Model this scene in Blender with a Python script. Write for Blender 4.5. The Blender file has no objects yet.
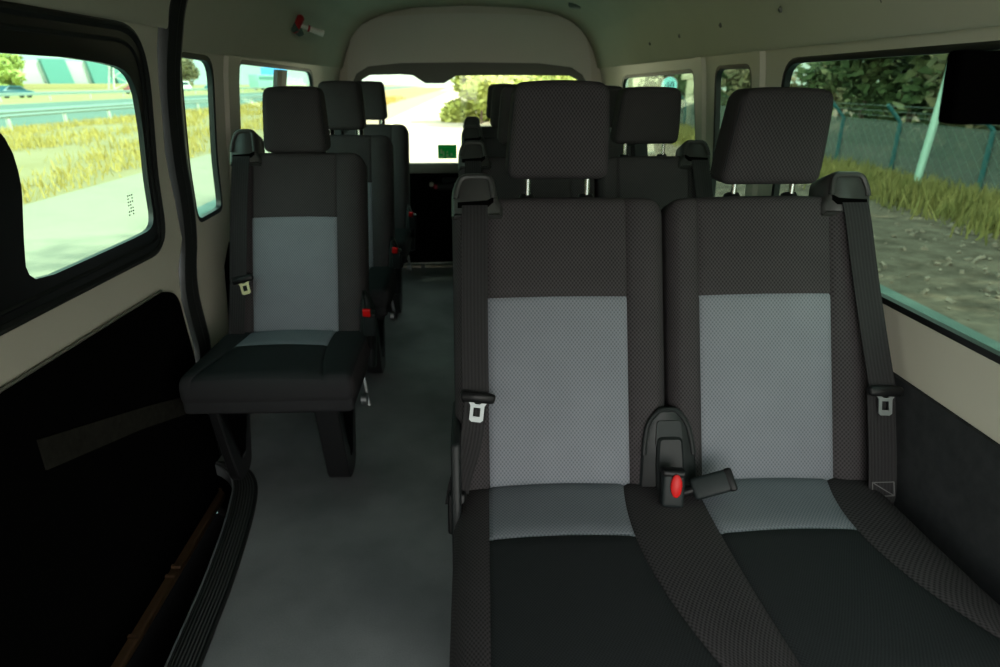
import bpy, bmesh, math, random
from mathutils import Vector, Matrix
from mathutils.geometry import delaunay_2d_cdt
R = random.Random(7)
scene = bpy.context.scene
col = scene.collection
PI = math.pi
rad = math.radians

# ------------------------------------------------------------------ materials
def new_mat(name):
    m = bpy.data.materials.new(name); m.use_nodes = True
    nt = m.node_tree
    b = nt.nodes['Principled BSDF']
    return m, nt, b

def mth(nt, op, a, b=None, c=None):
    n = nt.nodes.new('ShaderNodeMath'); n.operation = op
    for i, v in enumerate((a, b, c)):
        if v is None: continue
        if isinstance(v, (int, float)): n.inputs[i].default_value = v
        else: nt.links.new(v, n.inputs[i])
    return n.outputs[0]

def mixc(nt, fac, a, b):
    n = nt.nodes.new('ShaderNodeMix'); n.data_type = 'RGBA'
    for k, v in (('f', fac), ('a', a), ('b', b)):
        s = {'f': n.inputs[0], 'a': n.inputs[6], 'b': n.inputs[7]}[k]
        if isinstance(v, (int, float)): s.default_value = v
        elif isinstance(v, tuple): s.default_value = (*v[:3], 1)
        else: nt.links.new(v, s)
    return n.outputs[2]

def noise(nt, scale, detail=3, vec=None, rough=.5):
    n = nt.nodes.new('ShaderNodeTexNoise'); n.inputs['Scale'].default_value = scale
    n.inputs['Detail'].default_value = detail; n.inputs['Roughness'].default_value = rough
    if vec is None:
        tc = nt.nodes.new('ShaderNodeTexCoord'); vec = tc.outputs['Object']
    nt.links.new(vec, n.inputs['Vector'])
    return n.outputs['Fac']

def ramp(nt, fac, stops):
    n = nt.nodes.new('ShaderNodeValToRGB'); nt.links.new(fac, n.inputs[0])
    el = n.color_ramp.elements
    while len(el) < len(stops): el.new(.5)
    for e, (p, c) in zip(el, stops): e.position = p; e.color = (*c, 1)
    return n.outputs[0]

def bump(nt, b, h, strength, dist):
    n = nt.nodes.new('ShaderNodeBump'); n.inputs['Strength'].default_value = strength
    n.inputs['Distance'].default_value = dist
    nt.links.new(h, n.inputs['Height']); nt.links.new(n.outputs[0], b.inputs['Normal'])

def plain(name, c, rough=.6, metal=0, spec=.5, var=.0, vscale=8, bmp=0, bscale=200):
    m, nt, b = new_mat(name)
    b.inputs['Base Color'].default_value = (*c, 1)
    b.inputs['Roughness'].default_value = rough; b.inputs['Metallic'].default_value = metal
    b.inputs['Specular IOR Level'].default_value = spec
    if var:
        f = noise(nt, vscale, 4)
        nt.links.new(mixc(nt, f, tuple(v*(1-var) for v in c), tuple(min(1, v*(1+var)) for v in c)), b.inputs['Base Color'])
    if bmp: bump(nt, b, noise(nt, bscale, 2), bmp, .001)
    return m

def fabric(name, c0, c1, p=.0085, strength=.5, rough=.85, q=None):
    """knitted cloth: a hexagonal lattice of dimples laid out in metres over the UV map"""
    m, nt, b = new_mat(name)
    uv = nt.nodes.new('ShaderNodeUVMap'); uv.uv_map = 'UVMap'
    sp = nt.nodes.new('ShaderNodeSeparateXYZ'); nt.links.new(uv.outputs[0], sp.inputs[0])
    u, v = sp.outputs[0], sp.outputs[1]
    cu_ = mth(nt, 'COSINE', mth(nt, 'MULTIPLY', u, 2*PI/p)); cv_ = mth(nt, 'COSINE', mth(nt, 'MULTIPLY', v, 2*PI/(p*1.25)))
    h = mth(nt, 'SUBTRACT', 1, mth(nt, 'POWER', mth(nt, 'MULTIPLY_ADD', mth(nt, 'MULTIPLY', cu_, cv_), .5, .5), 1.6))
    nz = noise(nt, 14, 3)
    f = mth(nt, 'MULTIPLY_ADD', nz, .22, mth(nt, 'MULTIPLY', h, .85))
    nt.links.new(mixc(nt, f, c0, c1), b.inputs['Base Color'])
    b.inputs['Roughness'].default_value = rough
    b.inputs['Specular IOR Level'].default_value = .08
    bump(nt, b, h, strength, .0012)
    return m

def webbing(name, c):
    m, nt, b = new_mat(name)
    uv = nt.nodes.new('ShaderNodeUVMap'); uv.uv_map = 'UVMap'
    sp = nt.nodes.new('ShaderNodeSeparateXYZ'); nt.links.new(uv.outputs[0], sp.inputs[0])
    h = mth(nt, 'SINE', mth(nt, 'MULTIPLY', sp.outputs[0], 2*PI/.0075))
    f = mth(nt, 'MULTIPLY_ADD', h, .4, .5)
    nt.links.new(mixc(nt, f, tuple(v*.75 for v in c), tuple(v*1.25 for v in c)), b.inputs['Base Color'])
    b.inputs['Roughness'].default_value = .7; b.inputs['Specular IOR Level'].default_value = .12
    bump(nt, b, h, .3, .0008)
    return m

def glass(name, tint, refl=.035):
    m = bpy.data.materials.new(name); m.use_nodes = True
    nt = m.node_tree; nt.nodes.clear()
    o = nt.nodes.new('ShaderNodeOutputMaterial'); mx = nt.nodes.new('ShaderNodeMixShader')
    t = nt.nodes.new('ShaderNodeBsdfTransparent'); t.inputs[0].default_value = (*tint, 1)
    g = nt.nodes.new('ShaderNodeBsdfGlossy'); g.inputs['Roughness'].default_value = .02
    g.inputs['Color'].default_value = (.9, .97, .95, 1)
    lw = nt.nodes.new('ShaderNodeLayerWeight'); lw.inputs['Blend'].default_value = .5
    nt.links.new(mth(nt, 'MULTIPLY_ADD', mth(nt, 'POWER', lw.outputs['Facing'], 5), .5, refl*.5), mx.inputs[0])
    nt.links.new(t.outputs[0], mx.inputs[1]); nt.links.new(g.outputs[0], mx.inputs[2])
    nt.links.new(mx.outputs[0], o.inputs[0])
    return m

M = {}
M['knit'] = fabric('charcoal_knit', (.010, .0095, .010), (.056, .050, .053), .0080, .4)
M['insert'] = fabric('grey_knit', (.082, .089, .102), (.202, .213, .240), .0080, .35)
M['pad'] = fabric('dark_flat_weave', (.011, .012, .013), (.027, .029, .031), .0052, .3)
M['plastic'] = plain('charcoal_plastic', (.012, .014, .0145), .45, spec=.22, bmp=.15, bscale=500)
M['black_plastic'] = plain('black_plastic', (.006, .006, .0065), .4, spec=.2)
M['guide'] = plain('guide_plastic', (.032, .032, .031), .42, spec=.35, bmp=.15, bscale=500)
M['buckle_plastic'] = plain('buckle_plastic', (.012, .016, .0165), .5, spec=.2)
M['red'] = plain('red_button', (.50, .004, .004), .45, spec=.3)
M['chrome'] = plain('chrome', (.75, .75, .74), .18, 1)
M['steel'] = plain('tongue_steel', (.26, .28, .28), .5, 1)
M['brass'] = plain('brass_steel', (.55, .46, .28), .5, 1)
M['valance'] = plain('valance', (.026, .026, .028), .8, spec=.1, bmp=.2)
M['web'] = webbing('seat_belt_webbing', (.020, .019, .020))
M['stitch'] = plain('stitching', (.10, .10, .10), .8)
M['leg_metal'] = plain('black_leg_metal', (.010, .010, .011), .35, spec=.6)
M['paint'] = plain('painted_panel', (.60, .57, .47), .38, var=.05, vscale=3)
M['headliner'] = plain('headliner', (.52, .51, .41), .8, var=.06, vscale=5, bmp=.2, bscale=350)
M['tailgate'] = plain('tailgate_trim', (.66, .64, .57), .5, var=.04, vscale=4)
M['tail_dark'] = plain('tailgate_dark_trim', (.14, .14, .12), .6)
M['carpet'] = plain('wall_carpet', (.030, .032, .034), .95, spec=.1, var=.35, vscale=35, bmp=.5, bscale=420)
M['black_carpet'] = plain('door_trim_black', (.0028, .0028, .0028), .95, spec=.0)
M['light_patch'] = plain('painted_light_patch', (.018, .017, .014), .95, spec=.05, var=.5, vscale=60, bmp=.6, bscale=300)  # lighter tone standing in for light on the black door trim
M['rubber'] = plain('seal_rubber', (.011, .012, .012), .5, spec=.4)
M['gasket'] = plain('window_gasket', (.007, .007, .007), .4)
M['rail'] = plain('rusty_rail', (.11, .055, .028), .55, var=.6, vscale=12)
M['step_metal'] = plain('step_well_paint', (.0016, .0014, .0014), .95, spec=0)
M['glass_side'] = glass('tinted_glass', (.75, .92, .84))
M['glass_right'] = glass('dark_tinted_glass', (.62, .72, .64), .03)
M['glass_rear'] = glass('rear_glass', (.96, .97, .90))

m, nt, b = new_mat('floor_vinyl')                       # grey speckled vinyl with worn tracks
f1 = mth(nt, 'MULTIPLY_ADD', noise(nt, 2.4, 6), 2.2, -.6); f2 = noise(nt, 260, 2)
c = mixc(nt, f1, (.125, .130, .140), (.34, .342, .355))
nt.links.new(mixc(nt, mth(nt, 'MULTIPLY', f2, .35), c, (.05, .05, .05)), b.inputs['Base Color'])
b.inputs['Roughness'].default_value = .55; b.inputs['Specular IOR Level'].default_value = .35
M['floor'] = m
m, nt, b = new_mat('ribbed_step')
tc = nt.nodes.new('ShaderNodeUVMap'); tc.uv_map = 'UVMap'
sp = nt.nodes.new('ShaderNodeSeparateXYZ'); nt.links.new(tc.outputs[0], sp.inputs[0])
h = mth(nt, 'SINE', mth(nt, 'MULTIPLY', sp.outputs[0], 2*PI/.009))
nt.links.new(mixc(nt, mth(nt, 'MULTIPLY_ADD', h, .5, .5), (.016, .017, .017), (.055, .056, .056)), b.inputs['Base Color'])
b.inputs['Roughness'].default_value = .6; bump(nt, b, h, .6, .002)
M['ribbed'] = m

# ------------------------------------------------------------------ mesh helpers
class MB:
    """collects faces; builds ONE mesh object.  UVs are metres, projected along the face's main axis."""
    def __init__(s): s.v = []; s.ref = []; s.f = []; s.m = []; s.uv = {}
    def add(s, verts, faces, mat=0, ref=None, uvs=None):
        o = len(s.v); s.v += [tuple(v) for v in verts]; s.ref += [tuple(v) for v in (ref or verts)]
        for i, f in enumerate(faces):
            if uvs: s.uv[len(s.f)] = uvs[i]
            s.f.append([o+k for k in f]); s.m.append(mat if isinstance(mat, int) else mat[i])
        return s
    def rbox(s, x0, x1, y0, y1, z0, z1, r=.01, n=3, xs=(), ys=(), zs=(), dx=None, fn=None, matfn=None, mat=0):
        """rounded box as a grid; extra grid lines xs/ys/zs; fn deforms points; matfn(cx,cy,cz,normal) picks a slot"""
        def lines(a, b2, ex):
            L = {round(a, 5), round(b2, 5)}
            rr = min(r, (b2-a)/2)
            for i in range(n+1):
                t = rr*(1-math.cos(i/n*PI/2)); L.add(round(a+t, 5)); L.add(round(b2-t, 5))
            for e in ex:
                if a < e < b2: L.add(round(e, 5))
            L = sorted(L)
            if dx:
                out = [L[0]]
                for q in L[1:]:
                    k = max(1, int((q-out[-1])/dx+.5)); p0 = out[-1]
                    for j in range(1, k+1): out.append(p0+(q-p0)*j/k)
                L = out
            res = [L[0]]
            for q in L[1:]:
                if q-res[-1] > 4e-4: res.append(q)
            res[-1] = round(b2, 5)
            return res
        X, Y, Z = lines(x0, x1, xs), lines(y0, y1, ys), lines(z0, z1, zs)
        idx = {}; V = []; F = []; C = []
        rx, ry, rz = (min(r, (x1-x0)/2-1e-5), min(r, (y1-y0)/2-1e-5), min(r, (z1-z0)/2-1e-5))
        def vid(i, j, k):
            key = (i, j, k)
            if key not in idx: idx[key] = len(V); V.append((X[i], Y[j], Z[k]))
            return idx[key]
        nx, ny, nz = len(X)-1, len(Y)-1, len(Z)-1
        def q(a, b2, c2, d, nrm):
            F.append([a, b2, c2, d]); C.append(nrm)
        for i in range(nx):
            for j in range(ny):
                q(vid(i, j, 0), vid(i, j+1, 0), vid(i+1, j+1, 0), vid(i+1, j, 0), (0, 0, -1))
                q(vid(i, j, nz), vid(i+1, j, nz), vid(i+1, j+1, nz), vid(i, j+1, nz), (0, 0, 1))
        for i in range(nx):
            for k in range(nz):
                q(vid(i, 0, k), vid(i+1, 0, k), vid(i+1, 0, k+1), vid(i, 0, k+1), (0, -1, 0))
                q(vid(i, ny, k), vid(i, ny, k+1), vid(i+1, ny, k+1), vid(i+1, ny, k), (0, 1, 0))
        for j in range(ny):
            for k in range(nz):
                q(vid(0, j, k), vid(0, j, k+1), vid(0, j+1, k+1), vid(0, j+1, k), (-1, 0, 0))
                q(vid(nx, j, k), vid(nx, j+1, k), vid(nx, j+1, k+1), vid(nx, j, k+1), (1, 0, 0))
        P = []
        for (x, y, z) in V:
            cx = min(max(x, x0+rx), x1-rx); cy = min(max(y, y0+ry), y1-ry); cz = min(max(z, z0+rz), z1-rz)
            d = Vector(((x-cx)/rx, (y-cy)/ry, (z-cz)/rz)); l = d.length
            if l > 1e-6: d /= l
            p = (cx+d.x*rx, cy+d.y*ry, cz+d.z*rz) if l > 1e-6 else (x, y, z)
            P.append(p)
        mats = []
        for f, nrm in zip(F, C):
            ce = [sum(V[i][a] for i in f)/4 for a in range(3)]
            mats.append(matfn(*ce, nrm) if matfn else mat)
        uvs = []
        for f, nrm in zip(F, C):
            a = 1 if nrm[0] else 0; b2 = 2 if not nrm[2] else 1
            uvs.append([(V[i][a], V[i][b2]) for i in f])
        P2 = [fn(*p) for p in P] if fn else P
        return s.add(P2, F, mats, uvs=uvs)
    def box(s, a, b, mat=0, T=None):
        vs = [(x, y, z) for x in (a[0], b[0]) for y in (a[1], b[1]) for z in (a[2], b[2])]
        if T: vs = [tuple(T @ Vector(v)) for v in vs]
        return s.add(vs, [[0, 1, 3, 2], [4, 6, 7, 5], [0, 4, 5, 1], [2, 3, 7, 6], [0, 2, 6, 4], [1, 5, 7, 3]], mat)
    def tube(s, pts, r, n=10, mat=0, cap=True, closed=False):
        pts = [Vector(p) for p in pts]; rr = r if isinstance(r, (list, tuple)) else [r]*len(pts)
        V = []; F = []; up = None; N = len(pts)
        for i, p in enumerate(pts):
            if closed: d = pts[(i+1) % N]-pts[i-1]
            else: d = pts[min(i+1, N-1)]-pts[max(i-1, 0)]
            d.normalize()
            if up is None: up = Vector((0, 0, 1)) if abs(d.z) < .9 else Vector((0, 1, 0))
            a = d.cross(up).normalized(); up = a.cross(d).normalized()
            for k in range(n):
                t = 2*PI*k/n; V.append(p+(a*math.cos(t)+up*math.sin(t))*rr[i])
        for i in range(N if closed else N-1):
            j = (i+1) % N
            for k in range(n): F.append([i*n+k, i*n+(k+1) % n, j*n+(k+1) % n, j*n+k])
        if cap and not closed: F += [list(range(n))[::-1], [(N-1)*n+k for k in range(n)]]
        return s.add(V, F, mat)
    def prism(s, outline, d0, d1, plane='xz', mat=0, fn=None, bev=0):
        """extruded outline; plane 'xz' extrudes along y, 'yz' along x, 'xy' along z; bev shrinks both caps"""
        n = len(outline); V = []; F = []
        cx = sum(p[0] for p in outline)/n; cy = sum(p[1] for p in outline)/n
        def put(p, d):
            return {'xz': (p[0], d, p[1]), 'yz': (d, p[0], p[1]), 'xy': (p[0], p[1], d)}[plane]
        sg = 1 if d1 > d0 else -1
        lay = [(d0, 1), (d1, 1)] if not bev else [(d0, 0), (d0+bev*sg, 1), (d1-bev*sg, 1), (d1, 0)]
        off = offset_loop(outline, -bev) if bev else outline
        for d, k in lay:
            for p in (outline if k else off): V.append(put(p, d))
        L = len(lay)
        for l in range(L-1):
            for i in range(n):
                j = (i+1) % n; F.append([l*n+i, l*n+j, (l+1)*n+j, (l+1)*n+i])
        F += [list(range(n))[::-1], [(L-1)*n+i for i in range(n)]]
        if fn: V = [fn(*v) for v in V]
        return s.add(V, F, mat)
    def ribbon(s, pts, wdir, w, t=.0015, mat=0, ndir=None):
        """flat strap: pts centre line, wdir across, w width"""
        V = []; F = []; U = []; L = 0
        pts = [Vector(p) for p in pts]; n = len(pts)
        for i, p in enumerate(pts):
            d = (pts[min(i+1, n-1)]-pts[max(i-1, 0)]).normalized()
            wd = Vector(wdir[i] if isinstance(wdir, list) else wdir).normalized()
            nn = d.cross(wd).normalized(); ww = (w[i] if isinstance(w, (list, tuple)) else w)/2
            if i: L += (p-pts[i-1]).length
            for a, b2 in ((-1, -1), (1, -1), (1, 1), (-1, 1)):
                V.append(p+wd*ww*a+nn*t/2*b2)
            U.append((ww, L))
        uvs = []
        for i in range(n-1):
            for k in range(4):
                k2 = (k+1) % 4
                F.append([i*4+k, i*4+k2, (i+1)*4+k2, (i+1)*4+k])
                sx = [-1, 1, 1, -1]
                uvs.append([(sx[k]*U[i][0], U[i][1]), (sx[k2]*U[i][0], U[i][1]), (sx[k2]*U[i+1][0], U[i+1][1]), (sx[k]*U[i+1][0], U[i+1][1])])
        F += [[3, 2, 1, 0], [(n-1)*4+k for k in range(4)]]; uvs += [[(0, 0)]*4]*2
        return s.add(V, F, mat, uvs=uvs)
    def build(s, name, mats, parent=None, smooth=True, angle=40, fix=True):
        me = bpy.data.meshes.new(name); me.from_pydata(s.v, [], s.f)
        for m_ in (mats if isinstance(mats, (list, tuple)) else [mats]): me.materials.append(m_)
        me.polygons.foreach_set('material_index', s.m)
        uvl = me.uv_layers.new(name='UVMap')
        for pi, p in enumerate(me.polygons):
            if pi in s.uv:
                for li, uv in zip(p.loop_indices, s.uv[pi]): uvl.data[li].uv = uv
            else:
                nrm = p.normal; ax = max(range(3), key=lambda k: abs(nrm[k]))
                a, b2 = [(1, 2), (0, 2), (0, 1)][ax]
                for li in p.loop_indices:
                    v = s.ref[me.loops[li].vertex_index]; uvl.data[li].uv = (v[a], v[b2])
        if fix:
            bm = bmesh.new(); bm.from_mesh(me); bmesh.ops.recalc_face_normals(bm, faces=bm.faces); bm.to_mesh(me); bm.free()
        if smooth:
            me.shade_smooth(); me.set_sharp_from_angle(angle=rad(angle))
        me.update()
        o = bpy.data.objects.new(name, me); col.objects.link(o)
        if parent: o.parent = parent
        return o

def offset_loop(L, d):
    """positive d grows the closed loop"""
    n = len(L); A = sum(L[i][0]*L[(i+1) % n][1]-L[(i+1) % n][0]*L[i][1] for i in range(n))
    sg = 1 if A > 0 else -1; out = []
    for i in range(n):
        a, p, b2 = Vector(L[i-1]), Vector(L[i]), Vector(L[(i+1) % n])
        e1 = (p-a); e2 = (b2-p)
        if e1.length < 1e-7: e1 = e2
        if e2.length < 1e-7: e2 = e1
        e1.normalize(); e2.normalize()
        n1 = Vector((e1.y, -e1.x))*sg; n2 = Vector((e2.y, -e2.x))*sg
        m_ = n1+n2; k = m_.length_squared
        m_ = m_*(2/k) if k > .2 else n1
        if m_.length > 1.6: m_ = m_.normalized()*1.6
        out.append((p.x+m_.x*d, p.y+m_.y*d))
    return out

def round_poly(P, r, n=6):
    """polygon with rounded corners; r per corner or one radius"""
    out = []; N = len(P)
    for i in range(N):
        a, p, b2 = Vector(P[i-1]), Vector(P[i]), Vector(P[(i+1) % N])
        rr = r[i] if isinstance(r, (list, tuple)) else r
        d1, d2 = (a-p), (b2-p); l1, l2 = d1.length, d2.length
        rr = min(rr, l1*.48, l2*.48)
        if rr < 1e-5: out.append(tuple(p)); continue
        d1.normalize(); d2.normalize(); s, e = p+d1*rr, p+d2*rr
        for k in range(n+1):
            t = k/n; q = s*(1-t)**2+p*2*t*(1-t)+e*t*t; out.append((q.x, q.y))
    return out

def densify(L, d, closed=True):
    out = []; n = len(L)
    for i in range(n if closed else n-1):
        a, b2 = Vector(L[i]), Vector(L[(i+1) % n]); k = max(1, int((b2-a).length/d+.5))
        for j in range(k): out.append(tuple(a+(b2-a)*j/k))
    if not closed: out.append(tuple(L[-1]))
    return out

def tag(o, label=None, cat=None, group=None, kind=None):
    if label: o['label'] = label
    if cat: o['category'] = cat
    if group: o['group'] = group
    if kind: o['kind'] = kind
    return o

def thing(name, label, cat, loc=(0, 0, 0), rz=0, group=None):
    o = bpy.data.objects.new(name, None); col.objects.link(o); o.empty_display_size = .1
    o.location = loc; o.rotation_euler = (0, 0, rz)
    return tag(o, label, cat, group)

def copy_tree(o, parent=None):
    c_ = o.copy(); col.objects.link(c_)
    if parent: c_.parent = parent
    for ch in list(o.children): copy_tree(ch, c_)
    return c_

def structure(name, mb, mats, label=None, parent=None, cat=None, **k):
    o = mb.build(name, mats, parent, **k)
    if not parent:
        tag(o, label, cat, kind='structure')
    return o

# ------------------------------------------------------------------ van shell: cross-section (half width by height)
PROF = [(-1.2, .93), (0, .94), (.3, .955), (.6, .955), (.8, .945), (1.0, .925), (1.3, .875), (1.45, .83), (1.55, .77), (1.63, .68), (1.68, .55), (1.71, .35), (1.72, 0)]
CX = .01
def half(z):
    for (a, wa), (b2, wb) in zip(PROF, PROF[1:]):
        if z <= b2: return wa+(wb-wa)*(z-a)/(b2-a)
    return 0
def halfs(z): return (half(z-.04)+2*half(z)+half(z+.04))/4 if z < 1.5 else half(z)
def onwall(side, y, z, out=0.): return (CX+side*(halfs(z)+out), y, z)

def shell(side, outline, holes, out0, thick, name, mat, parent=None, step=.07, label=None, cat=None):
    """panel of the side wall: outline and holes in (y, z); out0 = distance outboard of the section"""
    pts = []; edges = []
    def loop(L):
        o = len(pts); n = len(L); pts.extend(Vector(p) for p in L); edges.extend((o+i, o+(i+1) % n) for i in range(n))
    ol = densify(outline, step); loop(ol)
    for h_ in holes: loop(h_)
    def inside(p, L):
        c_ = False; n = len(L)
        for i in range(n):
            a, b2 = L[i], L[i-1]
            if (a[1] > p[1]) != (b2[1] > p[1]) and p[0] < (b2[0]-a[0])*(p[1]-a[1])/(b2[1]-a[1])+a[0]: c_ = not c_
        return c_
    ys = [p[0] for p in outline]; zs = [p[1] for p in outline]
    y = min(ys)+step*.5
    while y < max(ys):
        z = min(zs)+step*.5
        while z < max(zs):
            p = (y, z)
            if inside(p, outline) and not any(inside(p, h_) for h_ in holes): pts.append(Vector(p))
            z += step
        y += step
    # faces list gives the solid regions; CDT output 1 keeps everything inside the constraints, holes removed below
    vo, eo, fo, *_ = delaunay_2d_cdt(pts, edges, [], 0, 1e-6)
    keep = []
    for f in fo:
        ce = sum((vo[i] for i in f), Vector((0, 0)))/len(f)
        if inside(ce, outline) and not any(inside(ce, h_) for h_ in holes): keep.append(list(f))
    n = len(vo); V = [onwall(side, p.x, p.y, out0) for p in vo]+[onwall(side, p.x, p.y, out0+thick) for p in vo]
    F = [f for f in keep]+[[i+n for i in f[::-1]] for f in keep]
    cnt = {}
    for f in keep:
        for i in range(len(f)):
            a, b2 = f[i], f[(i+1) % len(f)]; cnt[(a, b2)] = 1
    for (a, b2) in cnt:
        if (b2, a) not in cnt: F.append([b2, a, a+n, b2+n])
    mb = MB(); mb.add(V, F)
    return structure(name, mb, mat, label, parent, cat, angle=35)

def ring(mb, side, outer, inner, o0, o1, bulge=0., mat=0):
    """band between two loops of equal count on the wall, from o0 (inboard) to o1 outboard"""
    n = len(outer); V = []; F = []
    mid = [((a[0]+b2[0])/2, (a[1]+b2[1])/2) for a, b2 in zip(outer, inner)]
    for L, o in ((outer, o1), (outer, o0), (mid, o0-bulge), (inner, o0), (inner, o1)):
        V += [onwall(side, p[0], p[1], o) for p in L]
    for l in range(4):
        for i in range(n):
            j = (i+1) % n; F.append([l*n+i, l*n+j, (l+1)*n+j, (l+1)*n+i])
    for i in range(n):
        j = (i+1) % n; F.append([4*n+i, 4*n+j, j, i])
    mb.add(V, F, mat)

def pane(side, loop, out, name, mat, parent):
    n = len(loop); mb = MB()
    ce = (sum(p[0] for p in loop)/n, sum(p[1] for p in loop)/n)
    V = []; F = []; K = 6
    for o in (out, out+.004):
        b0 = len(V)
        for k in range(K):
            t = 1-k/K
            V += [onwall(side, ce[0]+(p[0]-ce[0])*t, ce[1]+(p[1]-ce[1])*t, o) for p in loop]
        V.append(onwall(side, ce[0], ce[1], o))
        for k in range(K-1):
            for i in range(n):
                j = (i+1) % n; F.append([b0+k*n+i, b0+k*n+j, b0+(k+1)*n+j, b0+(k+1)*n+i])
        for i in range(n): F.append([b0+(K-1)*n+i, b0+(K-1)*n+(i+1) % n, b0+K*n])
    h_ = K*n+1
    for i in range(n): F.append([i, (i+1) % n, h_+(i+1) % n, h_+i])
    mb.add(V, F)
    return mb.build(name, mat, parent)

HEAD_Z = 1.345                                          # lower edge of the headliner
WIN = {}
# measured window openings in (y, z)
WIN['L2'] = densify(round_poly([(2.105, 1.335), (2.385, 1.330), (2.462, .800), (2.215, .795)], [.03, .09, .05, .05]), .03)
WIN['L3'] = densify(round_poly([(2.635, 1.330), (3.90, 1.315), (3.97, .79), (2.66, .79)], [.04, .16, .10, .05]), .04)
WIN['R1'] = densify(round_poly([(.16, 1.318), (1.93, 1.312), (2.03, .762), (.06, .778)], [.10, .09, .08, .10]), .04)
WIN['R2'] = densify(round_poly([(2.14, 1.305), (2.47, 1.305), (2.57, .770), (2.20, .765)], [.05, .06, .06, .06]), .03)
WIN['R3'] = densify(round_poly([(2.70, 1.300), (4.05, 1.285), (4.12, .80), (2.74, .78)], [.05, .16, .10, .06]), .04)
REAR_Y = 4.62

wall_l = shell(-1, [(2.10, -.02), (REAR_Y, -.02), (REAR_Y, 1.41), (2.03, 1.41), (2.05, 1.0), (2.16, .80), (2.12, .66), (2.12, .42)],
               [WIN['L2'], WIN['L3']], 0, .018, 'wall_left', M['paint'], label='beige painted left side wall behind the sliding door', cat='wall')
wall_r = shell(1, [(-.15, -.02), (REAR_Y, -.02), (REAR_Y, 1.41), (-.15, 1.41)], [WIN['R1'], WIN['R2'], WIN['R3']], 0, .018, 'wall_right', M['paint'],
               label='beige painted right side wall under the long windows', cat='wall')
shell(1, densify([(-.15, .0), (REAR_Y-.03, .0), (REAR_Y-.03, .625), (-.15, .632)], .2), [], -.012, .011, 'carpet_panel', M['carpet'], wall_r)
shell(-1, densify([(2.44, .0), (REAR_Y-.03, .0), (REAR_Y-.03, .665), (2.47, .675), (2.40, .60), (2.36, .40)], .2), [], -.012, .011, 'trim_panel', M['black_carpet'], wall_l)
# raised pillar covers between the windows
def pillar(side, ya, yb, parent, zlo=.74):
    mb = MB(); V = []; F = []; rows = 14
    for i in range(rows+1):
        z = HEAD_Z+.03-(HEAD_Z+.03-zlo)*i/rows; sh = (HEAD_Z-z)*.17
        for y, o in ((ya+sh, -.001), (ya+sh+.012, -.014), (yb+sh-.012, -.014), (yb+sh, -.001)):
            V.append(onwall(side, y, z, o))
    for i in range(rows):
        for k in range(3): F.append([i*4+k, i*4+k+1, (i+1)*4+k+1, (i+1)*4+k])
    mb.add(V, F); return mb.build('pillar_cover', M['paint'], parent)
pillar(1, 2.025, 2.105, wall_r); pillar(1, 2.545, 2.645, wall_r); pillar(-1, 2.46, 2.60, wall_l)

def window(n, side, loop, mat, label, gw=.016):
    mb = MB(); ring(mb, side, offset_loop(loop, .004), offset_loop(loop, -gw), .002, .020, .002)
    o = structure('window_%d' % n, mb, M['gasket'], label, cat='window')
    pane(side, offset_loop(loop, -gw*.5), .016, 'pane', mat, o)
    return o
window(2, -1, WIN['L2'], M['glass_side'], 'narrow upright left window just behind the sliding door')
w3 = window(3, -1, WIN['L3'], M['glass_side'], 'long left window behind the single seat headrests')
mb = MB()
for y0, y1, o in ((3.14, 3.215, -.004), (3.215, 3.34, .006)):
    V = [onwall(-1, y, z, oo) for z in (1.302, 1.15, 1.0, .80) for y, oo in ((y0, o), (y1, o), (y1, .014), (y0, .014))]
    F = []
    for i in range(3):
        for k in range(4): F.append([i*4+k, i*4+(k+1) % 4, (i+1)*4+(k+1) % 4, (i+1)*4+k])
    F += [[0, 1, 2, 3], [12, 13, 14, 15]]
    mb.add(V, F, 0 if y0 < 3.2 else 1)
mb.build('sliding_pane_bar', [M['gasket'], plain('bar_grey', (.12, .14, .14), .4)], w3)
window(4, 1, WIN['R1'], M['glass_right'], 'biggest right window, overlooking the wire fence', .014)
window(5, 1, WIN['R2'], M['glass_right'], 'narrow upright right window between two pillars', .014)
window(6, 1, WIN['R3'], M['glass_right'], 'long right window toward the back, behind the second bench')

# ---- ceiling / headliner with a lip along the window tops
def section(hl, hr):
    prof_ = lambda h0: [h0+(1.72-h0)*(1-(1-i/12)**2) for i in range(13)]
    sec = [(-1, z) for z in prof_(hl)]+[(1, z) for z in reversed(prof_(hr)[:-1])]
    out = []
    for s_, z in sec:
        hw = half(z) if z < 1.719 else 0
        out.append((CX+s_*max(hw-.014, 0), z-.012))
    out = [(CX-half(hl)-.02, hl+.004), (CX-half(hl)+.004, hl-.006)]+out+[(CX+half(hr)-.004, hr-.006), (CX+half(hr)+.02, hr+.004)]
    for _ in range(2):
        o_ = [out[0]]
        for a, b2 in zip(out, out[1:]):
            o_ += [(a[0]*.75+b2[0]*.25, a[1]*.75+b2[1]*.25), (a[0]*.25+b2[0]*.75, a[1]*.25+b2[1]*.75)]
        out = o_+[out[-1]]
    return out
YS = [-1.0+(2.03+1.0)*i/12 for i in range(13)]+[2.06+(REAR_Y-2.06)*i/18 for i in range(19)]
SEC = [section(1.395 if y < 2.04 else HEAD_Z, HEAD_Z) for y in YS]
n = len(SEC[0]); N = len(YS)*n; F = []; mb = MB()
V = [(x, y, z) for y, S_ in zip(YS, SEC) for x, z in S_]+[(x*1.06, y, z+.04) for y, S_ in zip(YS, SEC) for x, z in S_]
for i in range(len(YS)-1):
    for k in range(n-1):
        F.append([i*n+k, i*n+k+1, (i+1)*n+k+1, (i+1)*n+k]); F.append([N+i*n+k, N+(i+1)*n+k, N+(i+1)*n+k+1, N+i*n+k+1])
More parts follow.
